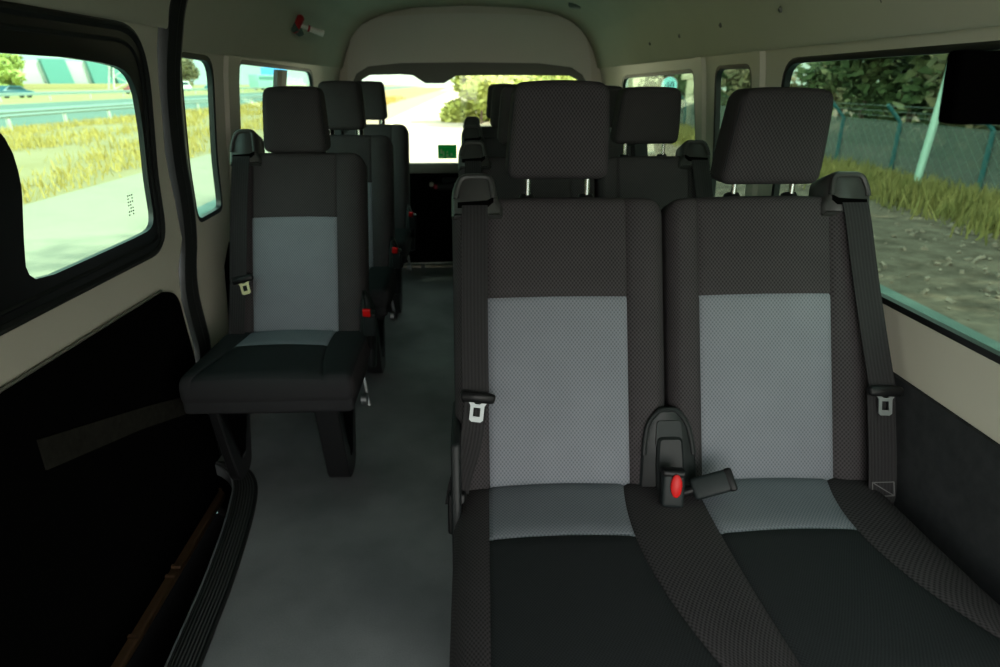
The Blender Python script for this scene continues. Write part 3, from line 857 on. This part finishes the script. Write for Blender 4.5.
def bench(label, loc, narrow=0., detail=True, lift=0.):
    """two-place bench; local x is measured from the middle of the bench, y from the foot of the backs"""
    o = thing('bench_seat', label, 'seat', loc, group='two-place benches along the right wall')
    n = narrow
    backrest(o, -.475, -.003, -.400, -.090, None)
    backrest(o, .003, .468-n, .073, .372-n*.8, None)
    if n: headrest(o, -.228, z1=1.242); headrest(o, .230-n*.95, z1=1.236)
    else: headrest(o, -.243); headrest(o, .228, z0=1.038, z1=1.240)
    cushion(o, -.478, .472-n, -.555, .03, .290, .424,
            [(-.402, -.408, -.414), (-.098, -.118, -.035), (.055, .045, .062), (.368-n, .325-n, .46-n)], [(0, 1), (2, 3)], -.182)
    belt_guide(o, -.425, flip=1); belt_guide(o, .412-n, flip=-1)
    # aisle-side strap: guide to latch, then folded down to the anchor
    strap(o, [(-.424, .625, .010), (-.424, .600, .020), (-.426, .50, .024), (-.428, .35, .024), (-.428, .21, .022)], .056)
    strap(o, [(-.428, .205, .026), (-.432, .15, .030), (-.445, .08, .032), (-.466, .02, .026), (-.474, -.03, .018)], .048, 'lap_belt')
    tongue(o, (-.424, .198, .034), M['steel'], .12, .88)
    mb = MB(); obox(mb, BK(-.472, -.045, .03), BK(0, 1, 0, 0, 0), .09, .04, .03, .008, roll=(0, -1, .3)); mb.build('belt_anchor', M['black_plastic'], o)
    # wall-side strap
    xr = .412-n
    strap(o, [(xr+.008, .625, .010), (xr+.010, .600, .020), (xr+.022, .45, .026), (xr+.036, .30, .036), (xr+.046, .20, .044)], .058)
    lb = strap(o, [(xr+.044, .20, .040), (xr+.044, .12, .042), (xr+.043, .04, .044), (xr+.041, -.03, .044), (xr+.04, -.06, .03)], .062, 'lap_belt')
    mb = MB()
    for xa, va, xb, vb in ((-.024, .0, .024, .0), (-.024, -.03, .024, -.03), (-.024, .0, -.024, -.03), (.024, .0, .024, -.03), (-.024, 0, .024, -.03)):
        mb.tube([BK(xr+.042+xa, va, .0465), BK(xr+.042+xb, vb, .0465)], .0012, 5)
    mb.build('stitching', M['stitch'], lb)
    tongue(o, (xr+.046, .196, .052), M['steel'], .05, .88)
    pocket(o, -.008+.0)
    # buckles on the cushion between the places
    b1 = buckle(o, (-.022, -.075, .462), (.06, .30, .88), .076, .046, .036, roll=(-.12, -.88, .30))
    ax = Vector((.06, .30, .88)).normalized(); rl_ = Vector((-.12, -.88, .30)); u = ax.cross(rl_).normalized().cross(ax)
    mb = MB()
    bx = ax.cross(rl_).normalized()
    ctr = Vector((-.022, -.075, .462))+u*.0195+ax*.010+bx*.004
    V = []; F = []
    for d, s_ in ((0, 1), (.004, 1), (.0065, .75)):
        for k in range(20):
            t = 2*PI*k/20; V.append(ctr+bx*math.cos(t)*.0115*s_+ax*math.sin(t)*.024*s_+u*d)
    for l in range(2):
        for k in range(20): F.append([l*20+k, l*20+(k+1) % 20, (l+1)*20+(k+1) % 20, (l+1)*20+k])
    F.append([40+k for k in range(20)]); mb.add(V, F)
    mb.build('release_button', M['red'], b1)
    buckle(o, (.062, -.075, .468), (.88, -.12, .36), .085, .046, .030, roll=(-.2, -1, .8))
    # base frame under the cushion
    mb = MB(); mb.rbox(-.45, .44-n, -.50, .02, .262, .312, .01); mb.build('base_frame', M['black_plastic'], o)
    leg_frame(o, -.40); leg_frame(o, .38-n)
    mb = MB(); mb.rbox(-.482, -.462, -.10, .10, .30, .56, .008, fn=lambda x, y, z: (x, y+(z-.40)*.35, z)); mb.build('side_cover', M['plastic'], o)
    return o

PITCH = .84
B1 = bench('charcoal and grey two-place bench nearest the camera, whole at lower right', (.43, 1.183, 0))
B2 = bench('two-place bench second from the front, straight behind the nearest bench', (.43, 1.183+PITCH, 0), .065)
B3 = copy_tree(B2); B3.location = (.43, 1.183+2*PITCH, 0); B3['label'] = 'two-place bench in the third row along the right wall'
B4 = copy_tree(B2); B4.location = (.43, 1.183+3*PITCH-.02, 0); B4['label'] = 'two-place bench at the very back, in front of the rear door'

def single(label, loc):
    o = thing('single_seat', label, 'seat', loc, group='single seats along the left wall')
    # local x: 0 = middle of the backrest (world -.583)
    backrest(o, -.222, .218, -.160, .124, None)
    headrest(o, -.006, 1.012, 1.222, .205, .212, lean=.022, taper=.13)
    cushion(o, -.262, .236, -.372, .03, .362, .452, [(-.165, -.185, -.225), (.118, .118, .155)], [(0, 1)], -.125, r=.036, rise=.004, front=3)
    mb = MB(); mb.rbox(-.256, .228, -.366, .0, .338, .39, .012); mb.build('seat_valance', M['valance'], o)
    belt_guide(o, -.182, .094, flip=1, hgt=.112)
    strap(o, [(-.185, .625, .010), (-.186, .600, .022), (-.192, .45, .028), (-.196, .30, .028), (-.198, .20, .028)], .056)
    strap(o, [(-.198, .20, .030), (-.200, .12, .032), (-.205, .04, .030), (-.212, -.03, .015)], .052, 'lap_belt')
    tongue(o, (-.180, .200, .036), M['brass'], -.25, .85)
    fnn = lambda x, y, z: BK(x, z, -y)
    ol = round_poly([(.196, -.10), (.246, -.10), (.252, .06), (.236, .13), (.214, .17), (.204, .12)], [.01, .01, .03, .02, .012, .02], 5)
    mb = MB(); mb.prism(ol, -.030, .04, 'xz', fn=fnn, bev=.008); hc = mb.build('hinge_cover', M['plastic'], o, angle=45)
    b_ = buckle(o, (.246, -.075, .505), (.05, -.22, .95), .085, .030, .040, roll=(1, 0, 0))
    mb = MB(); obox(mb, (.243, -.103, .552), (.12, -.35, .9), .030, .026, .012, .005, roll=(0, -1, -.3)); mb.build('release_button', M['red'], b_)
    mb = MB(); mb.rbox(-.24, .20, -.27, .02, .285, .34, .01); mb.build('base_frame', M['black_plastic'], o)
    leg_frame(o, .132, .072, .055); leg_frame(o, -.205, .03, .055)
    mb = MB(); mb.tube([(.208, -.12, .255), (.226, -.12, .255)], .020, 14); mb.tube([(.21, -.07, .31), (.226, -.10, .22)], .008, 8); mb.build('pivot', M['steel'], o)
    return o
S2 = single('dark teal single seat nearest the sliding door, seen whole beside the aisle', (-.583, 1.183+PITCH+.012, .016))
def lift_headrest(o, d):
    for c_ in o.children:
        if c_.name.startswith('headrest'): c_.location.z = d
S3 = copy_tree(S2); lift_headrest(S3, .022); S3.location = (-.583, 1.183+2*PITCH, .012); S3['label'] = 'single seat half hidden right behind the foremost single seat'
S4 = copy_tree(S2); lift_headrest(S4, .022); S4.location = (-.583, 1.183+3*PITCH-.02, .012); S4['label'] = 'single seat at the far end of the left row by the rear window'

# ------------------------------------------------------------------ small things inside
hm = thing('emergency_hammer', 'red headed emergency hammer clipped high on the left wall', 'hammer', (0, 0, 0))
p0 = Vector(onwall(-1, 3.19, 1.488, -.035)); tg_y = Vector((.03, .85, -.18)).normalized()
mb = MB(); up_ = Vector((.55, -.25, .80)).normalized()
mb.tube([p0-up_*.042, p0-up_*.030, p0-up_*.008, p0+up_*.015, p0+up_*.036, p0+up_*.045], [.005, .014, .017, .016, .018, .006], 12)
mb.build('head', plain('hammer_red', (.35, .012, .014), .4), hm)
side_v = Vector((1.0, .45, -.34)).normalized()
mb = MB(); mb.tube([p0+side_v*.012, p0+side_v*.040, p0+side_v*.045, p0+side_v*.115], [.009, .009, .012, .015], 10); mb.build('handle', plain('hammer_grip', (.75, .74, .66), .5), hm)
mb = MB(); mb.tube([p0+side_v*.044, p0+side_v*.053], .0145, 12); mb.build('collar', bpy.data.materials['hammer_red'], hm)
mb = MB(); q = Vector(onwall(-1, 3.17, 1.477, -.018)); obox(mb, q+Vector((.004, .06, 0)), (0, 1, -.12), .12, .05, .03, .006, roll=(1, 0, .4)); mb.build('clip_bracket', plain('hammer_clip', (.03, .07, .05), .6), hm)

sc = thing('display_screen', 'flat black screen unit hanging in front of the big right window', 'screen', (0, 0, 0))
def scf(x, y, z): return (x+(z-1.245)*-.10, y-(x-.55)*.10, z+(x-.54)*-.01)
mb = MB(); mb.rbox(.540, .80, .735, .765, 1.205, 1.283, .006, 3, fn=scf); mb.build('screen_case', plain('screen_black', (.001, .001, .001), .95, spec=0), sc)
mb = MB(); mb.tube([(.76, .75, 1.26), (.80, .75, 1.33), (.87, .75, 1.42)], .010, 8); mb.build('bracket', M['black_plastic'], sc)

lp_ = thing('ceiling_lamp', 'small round dark ceiling lamp near the rear arch', 'lamp', (0, 0, 0))
mb = MB(); zc = 1.655
mb.tube([(.60, 3.98, 1.672), (.60, 3.98, 1.643), (.60, 3.98, 1.638)], [.045, .042, .034], 20); mb.build('lamp_base', plain('lamp_base', (.05, .06, .05), .5), lp_)
mb = MB(); mb.tube([(.60, 3.98, 1.639), (.60, 3.98, 1.632)], [.030, .024], 18); mb.build('lens', plain('lamp_lens', (.25, .25, .22), .3), lp_)

# ------------------------------------------------------------------ outside
GZ = -.60
def ground_mat(name, ca, cb, scale, rough=.9, bmp=0):
    m_, nt_, b_ = new_mat(name)
    f = noise(nt_, scale, 6, rough=.65)
    nt_.links.new(ramp(nt_, f, [(.3, ca), (.7, cb)]), b_.inputs['Base Color'])
    b_.inputs['Roughness'].default_value = rough; b_.inputs['Specular IOR Level'].default_value = .2
    if bmp: bump(nt_, b_, f, bmp, .05)
    return m_
def slab(name, x0, x1, y0, y1, z, mat, label, cat, thick=.05):
    mb = MB(); mb.box((x0, y0, z-thick), (x1, y1, z)); o = mb.build(name, mat, None, smooth=False); return tag(o, label, cat, kind='structure')
slab('road', -4.35, 4.0, -60, 13.5, GZ, ground_mat('asphalt', (.13, .20, .18), (.16, .23, .205), 1.2, .6), 'grey asphalt lane under the van', 'road')
slab('shoulder', -7.25, -4.35, -60, 160, GZ-.005, ground_mat('shoulder', (.32, .29, .22), (.37, .335, .25), .8), 'pale concrete shoulder left of the lane', 'road')
slab('verge', -20.5, -7.25, -60, 260, GZ-.01, ground_mat('dry_verge', (.29, .235, .115), (.35, .285, .17), .35), 'dry sandy verge left of the shoulder', 'ground')
slab('highway', -41, -20.5, -60, 330, GZ-.005, ground_mat('highway_asphalt', (.13, .19, .165), (.17, .23, .20), .3), 'wide highway beyond the near guard rail', 'road')
slab('far_field', -420, -41, -60, 500, GZ-.012, ground_mat('far_field', (.34, .30, .11), (.42, .37, .20), .05), 'flat yellowish land beyond the highway', 'ground')
slab('dirt_bank', 4.0, 60, -60, 260, GZ-.006, ground_mat('dirt', (.09, .068, .05), (.27, .215, .165), 3.0, .95, .6), 'brown rubble strewn dirt right of the lane', 'ground')
slab('apron', -4.35, 4.0, 13.5, 160, GZ, ground_mat('pale_apron', (.5, .46, .36), (.6, .56, .45), .3), 'pale sunlit concrete apron behind the van', 'ground')
slab('rear_yard', -20.5, 30, 160, 500, GZ-.012, ground_mat('pale_yard', (.6, .55, .42), (.7, .66, .52), .1), 'pale sandy ground far behind the van', 'ground')

def blades(name, label, spots, h0, h1, mat, group=None):
    mb = MB(); V = []; F = []
    for (x, y, k) in spots:
        hh = R.uniform(h0, h1)*k; a = R.uniform(0, 2*PI); w_ = .010*k+.006; lx, ly = R.gauss(0, .3)*hh, R.gauss(0, .3)*hh
        o = len(V); ca, sa = math.cos(a)*w_, math.sin(a)*w_
        V += [(x-ca, y-sa, GZ), (x+ca, y+sa, GZ), (x+ca*.7+lx*.5, y+sa*.7+ly*.5, GZ+hh*.6), (x-ca*.7+lx*.5, y-sa*.7+ly*.5, GZ+hh*.6), (x+lx, y+ly, GZ+hh)]
        F += [[o, o+1, o+2, o+3], [o+3, o+2, o+4]]
    mb.add(V, F); ob = mb.build(name, mat, None, smooth=False, fix=False)
    return tag(ob, label, 'grass', kind='stuff')
def grass_mat(name, a, b2, c2):
    m_, nt_, b_ = new_mat(name)
    f = noise(nt_, 1.3, 4)
    nt_.links.new(ramp(nt_, f, [(.25, a), (.5, b2), (.75, c2)]), b_.inputs['Base Color']); b_.inputs['Roughness'].default_value = .8
    b_.inputs['Specular IOR Level'].default_value = .1
    return m_
sp_l = []
for i in range(2400):                                   # clumps along the left verge
    y = 5+75*R.random()**1.5; x = -7.35-R.random()*11.2
    if -12.6 < x < -11.0 and R.random() < .92: continue
    if math.sin(x*1.7+y*.23)+math.sin(y*.61+x*.4) < -.35: continue
    r_ = R.uniform(.15, .45)
    for j in range(14): sp_l.append((min(-7.3, x+R.gauss(0, r_)), y+R.gauss(0, r_*1.6), .8+y/90))
blades('dry_grass', 'tufts of dry yellow grass on the left verge', sp_l, .08, .30, grass_mat('dry_grass', (.37, .27, .065), (.45, .335, .10), (.29, .225, .055)))
sp_r = []
for i in range(2600):
    y = 2+50*R.random()**1.4; x = 7.55+R.gauss(0, .42)
    r_ = R.uniform(.1, .3)
    for j in range(14): sp_r.append((min(8.35, x+R.gauss(0, r_)), y+R.gauss(0, r_*1.5), .75+y/80))
blades('fence_grass', 'yellow green grass growing along the foot of the fence', sp_r, .10, .42, grass_mat('fence_grass', (.17, .17, .045), (.28, .25, .09), (.13, .15, .045)))
mb = MB()                                               # rubble on the dirt
for i in range(900):
    x, y = R.uniform(4.1, 7.4), 1.5+20*R.random()**1.3; s_ = R.uniform(.008, .04)
    T = Matrix.Translation((x, y, GZ+s_*.2)) @ Matrix.Rotation(R.uniform(0, 6), 4, Vector((R.random(), R.random(), 1)).normalized())
    mb.box((-s_, -s_*.7, -s_*.4), (s_, s_*.7, s_*.4), 0, T)
tag(mb.build('rubble', ground_mat('rubble', (.16, .12, .09), (.42, .36, .30), 6), None, smooth=False), 'loose stones scattered on the dirt beside the lane', 'stones', kind='stuff')

def leaf_mat(name, a, b2, c2):
    m_, nt_, b_ = new_mat(name)
    f = noise(nt_, .9, 5)
    nt_.links.new(ramp(nt_, f, [(.3, a), (.5, b2), (.72, c2)]), b_.inputs['Base Color']); b_.inputs['Roughness'].default_value = .7
    b_.inputs['Specular IOR Level'].default_value = .2
    return m_
M['leaf_dark'] = leaf_mat('leaf_dark', (.035, .065, .025), (.085, .13, .05), (.22, .22, .11))
M['leaf_olive'] = leaf_mat('leaf_olive', (.07, .075, .03), (.15, .14, .07), (.30, .24, .15))
M['leaf_pale'] = leaf_mat('leaf_pale', (.22, .28, .06), (.34, .40, .10), (.44, .46, .16))
M['bark'] = plain('bark', (.10, .075, .05), .9, var=.4, vscale=6)
def tree(name, label, x, y, h, rw, leafs, mat, group, zlow=.1, lsz=.16, cat='tree'):
    o = thing(name, label, cat, (x, y, GZ), group=group)
    mb = MB(); mb.tube([(0, 0, -.05), (.05, .03, h*.3), (-.04, .05, h*.7)], [.05*h*.3+.03, .04*h*.3+.02, .03], 8); mb.build('trunk', M['bark'], o)
    mb = MB(); V = []; F = []
    blobs = []
    for i in range(max(7, int(h*2.6))):
        t = R.random(); z = h*(zlow+(1-zlow)*t*.95); rr = rw*(.45+.55*math.sin(PI*(.15+.8*t)))
        a = R.uniform(0, 2*PI); d = rr*R.uniform(.2, .85); blobs.append((math.cos(a)*d, math.sin(a)*d, z, rw*R.uniform(.30, .5)))
    for i in range(leafs):
        bx, by, bz, br = R.choice(blobs); u = R.uniform(-1, 1); a = R.uniform(0, 2*PI); q = math.sqrt(1-u*u); rr = br*R.random()**.4
        p = Vector((bx+q*math.cos(a)*rr, by+q*math.sin(a)*rr, max(.05, bz+u*rr*.85)))
        d1 = Vector((R.gauss(0, 1), R.gauss(0, 1), R.gauss(0, .7))).normalized(); d2 = d1.orthogonal().normalized()
        s_ = lsz*R.uniform(.6, 1.4); k = len(V)
        V += [p-d1*s_, p+d2*s_*.5, p+d1*s_, p-d2*s_*.5]; F.append([k, k+1, k+2, k+3])
    mb.add(V, F); c_ = mb.build('crown', mat, o, smooth=False, fix=False)
    return o
i = 0
for (y, h) in [(-6, 17), (-2.6, 18), (.8, 17.5), (4.2, 18), (7.6, 17), (11, 13)]:
    tree('shade_tree', 'tall dense tree in the row behind the wire fence', 12.9+R.uniform(-.4, .7), y, h, 3.5, 40000, M['leaf_dark'] if i % 2 else M['leaf_olive'], 'tall trees behind the fence', .03, .095); i += 1
for (y, x, h) in [(14, 12.5, 5), (18, 12, 4.5), (22, 13, 5), (26.5, 12.2, 4.6), (31, 13.5, 5), (37, 13, 5), (44, 14, 5), (52, 15, 5.5), (11, 17.5, 6), (17, 18, 6), (24, 18.5, 6.5), (34, 19, 6.5)]:
    tree('fence_tree', 'low dark green tree further along behind the fence', x, y, h, 2.6, 3000, M['leaf_dark'] if i % 3 else M['leaf_olive'], 'low trees behind the fence', .02, .20); i += 1
for k_, (x, y, h) in enumerate([(.5, 32, 2.5), (3.4, 34.5, 2.7), (8.2, 60, 3.6)]):
    tree('roadside_bush', 'sunlit yellow green bush seen through the rear window', x, y, h, 2.9, 6000, M['leaf_pale'], 'bushes behind the van', .0, .16, 'bush')
for k_, (x, y, h, w_) in enumerate([(-128, 165, 11, 6), (-145, 158, 10, 6), (-114, 176, 8, 4)]):
    tree('roadside_tree', 'olive green tree across the highway beside the white building', x, y, h, w_, 1500, M['leaf_pale'] if k_ else M['leaf_olive'], 'trees across the highway', .05, .7)
tree('lone_tree', 'round tree seen through the narrow upright left window', -77, 190, 9, 5, 1500, M['leaf_olive'], None, .2, .6)

# wire fence
fe = thing('wire_fence', 'teal post wire fence running along the right verge', 'fence', (0, 0, GZ))
fx = 8.6; M['fence'] = plain('fence_paint', (.02, .13, .14), .5)
for y in (3.6, 6.0, 8.3, 10.65, 13.1, 15.2, 17.6, 20.2, 23.2, 26.8, 31, 36, 42, 49):
    mb = MB(); mb.tube([(fx, y, -.05), (fx+.01, y+.03, 1.10), (fx-.31, y+.05, 1.43)], .04, 8); mb.build('post', M['fence'], fe)
m_ = bpy.data.materials.new('shade_net'); m_.use_nodes = True; nt = m_.node_tree; b = nt.nodes['Principled BSDF']
b.inputs['Base Color'].default_value = (.20, .25, .22, 1); b.inputs['Roughness'].default_value = .9; b.inputs['Alpha'].default_value = .5
mb = MB(); mb.box((fx+.05, -4, .12), (fx+.055, 60, 1.08)); mb.build('net', m_, fe, smooth=False)
mb = MB()
for k_ in range(-14, 260):
    y = k_*.24
    for s_ in (1, -1):
        mb.tube([(fx-.05, y, .1), (fx-.05, y+s_*1.0, 1.10)], .0035, 3, cap=False)
for z in (1.10, 1.20, 1.30, 1.41): mb.tube([(fx-(z-1.10)*.97, -4, z), (fx-(z-1.10)*.97, 60, z)], .0045, 4)
mb.build('wire', plain('fence_wire', (.18, .24, .22), .5), fe, smooth=False)
pl_ = thing('leaning_pole', 'pale green pole leaning in front of the wire fence', 'pole', (8.0, 11.4, GZ))
mb = MB(); mb.tube([(0, 0, -.05), (.25, .12, 2.35)], .065, 10); mb.build('shaft', plain('pole_paint', (.40, .62, .52), .5), pl_)
mb = MB(); mb.tube([(.25, .12, 2.35), (.2515, .121, 2.362)], [.067, .06], 10); mb.build('cap', bpy.data.materials['pole_paint'], pl_)
lpz = thing('lamp_post', 'thin pale lamp post far behind the wire fence', 'pole', (15.5, 22, GZ))
mb = MB(); mb.tube([(0, 0, 0), (-.4, 0, 3.4)], .05, 8); mb.build('mast', plain('mast', (.3, .32, .28), .6), lpz)

# round roadside sign past the rear right window
sg = thing('speed_sign', 'round pale blue roadside sign seen over the second bench', 'sign', (7.62, 26, GZ-.10))
mb = MB(); mb.tube([(0, .05, 0), (0, .05, 2.1)], .035, 8); mb.build('sign_post', plain('sign_post', (.3, .32, .3), .5), sg)
mb = MB(); mb.tube([(0, 0, 1.83), (0, -.02, 1.83)], .33, 28); mb.build('sign_rim', plain('sign_rim', (.30, .16, .16), .5), sg)
mb = MB(); mb.tube([(0, -.02, 1.83), (0, -.03, 1.83)], .30, 28); mb.build('sign_face', plain('sign_face', (.30, .85, .85), .5), sg)
mb = MB()
for L_ in ([(-.04, 1.70), (-.04, 1.96), (-.19, 1.78), (.0, 1.78)], [(.11+.065*math.cos(t*PI/8), 1.83+.13*math.sin(t*PI/8)) for t in range(17)]):
    mb.tube([(x, -.034, z) for x, z in L_], .02, 6)
mb.build('sign_digits', plain('sign_ink', (.03, .08, .10), .6), sg)
mb = MB(); mb.rbox(-1.7, 1.7, -1.2, 1.2, 0, 5.2, .05); mb.rbox(-1.85, 1.85, -1.35, 1.35, 5.2, 5.4, .03)
hb = mb.build('gate_house', plain('cream_wall', (.80, .76, .50), .8, var=.05), None); hb.location = (20.5, 80, GZ)
tag(hb, 'cream block building glimpsed above the second bench headrest', 'building')
wt = thing('sign_post', 'cream T shaped post standing behind the fence past the second bench', 'post', (10.25, 31.6, GZ))
mb = MB(); mb.rbox(-.15, .15, -.1, .1, 0, 1.95, .02); mb.build('post', bpy.data.materials['cream_wall'], wt)
mb = MB(); mb.rbox(-.42, .42, -.12, .12, 1.95, 2.25, .03); mb.build('head', bpy.data.materials['cream_wall'], wt)

# guard rails left of the lane
def guard(name, label, x, y0, y1, step_, h, mat):
    o = thing('guard_rail', label, 'guard rail', (0, 0, GZ))
    prof_ = [(0, h-.32), (.05, h-.26), (.0, h-.18), (.05, h-.10), (0, h)]
    V = [(x+dx, y, z) for y in (y0, y1) for dx, z in prof_]+[(x+dx-.03, y, z) for y in (y0, y1) for dx, z in prof_]
    F = [[k, k+1, 5+k+1, 5+k] for k in range(4)]+[[10+k, 15+k, 15+k+1, 10+k+1] for k in range(4)]
    mb = MB(); mb.add(V, F); mb.build('rail', mat, o)
    y = y0+1; n_ = 0
    while y < y1 and n_ < 60:
        mb = MB(); mb.rbox(x-.16, x-.03, y-.07, y+.07, -.05, h-.04, .01, 1); mb.build('post', M['rail_post'], o); y += step_; n_ += 1
    return o
M['rail_steel'] = plain('rail_steel', (.28, .36, .34), .5, .3); M['rail_post'] = plain('rail_post', (.5, .52, .45), .6)
guard('guard_rail', 'nearer steel guard rail at the edge of the dry verge', -19.2, 8, 120, 4, .78, M['rail_steel'])
guard('guard_rail', 'farther steel guard rail beyond the highway lanes', -46, 20, 260, 8, .85, M['rail_steel'])

def car(label, x, y, rz, colr, van=False):
    o = thing('van' if van else 'car', label, 'van' if van else 'car', (x, y, GZ), rz)
    m1 = plain('car_paint', colr, .35); md = bpy.data.materials.get('car_glass') or plain('car_glass', (.02, .05, .06), .15)
    mt = bpy.data.materials.get('tyre') or plain('tyre', (.012, .012, .012), .8)
    if van: P = [(-2.4, .35), (2.3, .35), (2.4, .9), (2.0, 1.15), (1.6, 2.0), (-2.35, 2.05), (-2.4, 1.2)]
    else: P = [(-2.15, .35), (2.15, .35), (2.2, .75), (1.25, .92), (.55, 1.42), (-.95, 1.45), (-1.7, .98), (-2.2, .92)]
    mb = MB(); mb.prism(round_poly(P, .12, 4), -.85, .85, 'xz', bev=.12); mb.build('body', m1, o, angle=50)
    W_ = [(-1.9, 1.25), (1.5, 1.25), (1.25, 1.85), (-1.9, 1.85)] if van else [(-1.4, .98), (1.0, .95), (.48, 1.34), (-.88, 1.37)]
    mb = MB(); mb.prism(round_poly(W_, .08, 4), -.862, .862, 'xz'); mb.build('side_glass', md, o)
    for wx in (-1.4, 1.4):
        for wy in (-.72, .72):
            mb = MB(); mb.tube([(wx, wy-.1, .32), (wx, wy+.1, .32)], .32, 16); mb.build('wheel', mt, o)
    return o
car('dark teal car parked beyond the guard rails, left of the white building', -57, 88, 1.15, (.02, .09, .12))
car('blue grey car at the left edge of the sliding door window', -62, 84, 1.15, (.06, .20, .26))
car('small red car across the highway at the right end of the white building', -56, 118, 1.2, (.30, .05, .05))
car('white van seen through the narrow upright left window', -62, 150, 1.2, (.75, .78, .74), True)
car('teal car beside the white van past the narrow left window', -58, 158, 1.2, (.03, .20, .26))
bs = thing('bus', 'pale green bus seen past the single seat headrest', 'bus', (-52, 178, GZ), 1.35)
mb = MB(); mb.rbox(-6, 6, -1.3, 1.3, .4, 3.6, .15); mb.build('body', plain('bus_paint', (.25, .48, .40), .4), bs)
mb = MB(); mb.rbox(-5.6, 5.7, -1.32, 1.32, 2.3, 3.2, .05); mb.build('side_glass', plain('bus_glass', (.10, .22, .2), .2), bs)
for wx in (-3.8, 3.6):
    for wy in (-1.05, 1.05):
        mb = MB(); mb.tube([(wx, wy-.2, .5), (wx, wy+.2, .5)], .5, 16); mb.build('wheel', bpy.data.materials['tyre'], bs)
hb2 = thing('billboard', 'light blue billboard above the pale green bus', 'billboard', (-60, 215, GZ), 0)
mb = MB(); mb.rbox(-4, 4, -.15, .15, 3.6, 6.0, .03); mb.build('board', plain('board_blue', (.10, .42, .85), .6), hb2)
for x in (-2.5, 2.5):
    mb = MB(); mb.tube([(x, .2, 0), (x, .2, 3.7)], .15, 8); mb.build('leg', M['rail_post'], hb2)

# white factory with slanted teal glass bays
fb = thing('factory_building', 'long white building with slanted teal glass bays across the highway', 'building', (-112, 215, GZ), .95)
mb = MB(); mb.rbox(-24, 22, -4, 6, 0, 7.4, .1); mb.build('wall', plain('factory_white', (.42, .44, .39), .7), fb)
for k_, (xa, xb) in enumerate([(-17, -12), (-5, -1), (2, 7), (9, 15)]):
    mb = MB(); mb.prism([(xa, .8), (xb+1.5, .8), (xb, 7.9), (xa-1.2, 7.9)], -5.5, -3.5, 'xz'); mb.build('glass_bay', plain('bay_glass', (.10, .25, .23), .3), fb)
mb = MB(); mb.rbox(-26, 24, -7, -5.6, 0, 1.4, .1); mb.build('hoarding', plain('hoarding', (.32, .26, .12), .8), fb)
mt_ = thing('lattice_mast', 'pale lattice mast in front of the white building', 'mast', (-93, 190, GZ), .9)
for sx in (-1, 1):
    for sy in (-1, 1):
        mb = MB(); mb.tube([(sx*4.0, sy*1.5, 0), (sx*.5, sy*.3, 17)], .22, 6); mb.build('leg', M['rail_post'], mt_)
mb = MB()
for k_ in range(5):
    z0, z1 = k_*3.2, (k_+1)*3.2; w0, w1 = 4-3.5*z0/17, 4-3.5*z1/17
    mb.tube([(-w0, -1.5+z0*.07, z0), (w1, -1.5+z1*.07, z1)], .12, 5); mb.tube([(w0, -1.5+z0*.07, z0), (-w1, -1.5+z1*.07, z1)], .12, 5)
mb.build('bracing', M['rail_post'], mt_)

# ------------------------------------------------------------------ light
w_ = bpy.data.worlds.new('World'); scene.world = w_; w_.use_nodes = True; nt = w_.node_tree
bg = nt.nodes['Background']; tc = nt.nodes.new('ShaderNodeTexCoord'); sp = nt.nodes.new('ShaderNodeSeparateXYZ')
nt.links.new(tc.outputs['Generated'], sp.inputs[0])
cr = ramp(nt, mth(nt, 'MULTIPLY_ADD', sp.outputs[2], .5, .5), [(.45, (.55, .52, .40)), (.5, (.90, .92, .84)), (.60, (.78, .88, .86)), (1., (.56, .68, .76))])
fy = mth(nt, 'MULTIPLY_ADD', sp.outputs[1], -.5, .5)              # hazier, warmer sky toward the front of the van
tint = ramp(nt, fy, [(.30, (.42, .50, .47)), (.55, (.50, .58, .54)), (1., (2.35, 2.12, 2.05))])
mm = nt.nodes.new('ShaderNodeVectorMath'); mm.operation = 'MULTIPLY'; nt.links.new(cr, mm.inputs[0]); nt.links.new(tint, mm.inputs[1])
nt.links.new(mm.outputs[0], bg.inputs['Color']); bg.inputs['Strength'].default_value = 1.25
sl_ = bpy.data.lights.new('sun', 'SUN'); sl_.energy = 3.2; sl_.angle = rad(.6); sl_.color = (1, .95, .82)
so = bpy.data.objects.new('sun', sl_); col.objects.link(so)
sd = Vector((-math.cos(rad(45)), .12, -math.sin(rad(45))))
so.rotation_euler = sd.to_track_quat('-Z', 'Y').to_euler()

# ------------------------------------------------------------------ camera
cam = bpy.data.cameras.new('camera'); co = bpy.data.objects.new('camera', cam); col.objects.link(co)
cam.sensor_width = 36; cam.lens = 640*36/1000; cam.clip_start = .02; cam.clip_end = 1500
pitch = math.atan(251.5/640); yaw = math.atan(30*math.cos(pitch)/640)
co.location = (0, 0, 1.25); co.rotation_euler = (PI/2-pitch, 0, -yaw)
cam.dof.use_dof = True; cam.dof.focus_distance = 1.42; cam.dof.aperture_fstop = 4.2
scene.camera = co
vs = scene.view_settings; vs.view_transform = 'Standard'; vs.look = 'None'; vs.gamma = 1; vs.exposure = 1.65; vs.use_curve_mapping = False
cy = scene.cycles; cy.use_denoising = True; cy.max_bounces = 10; cy.transparent_max_bounces = 24; cy.diffuse_bounces = 6
cy.caustics_reflective = False; cy.caustics_refractive = False; cy.sample_clamp_indirect = 6
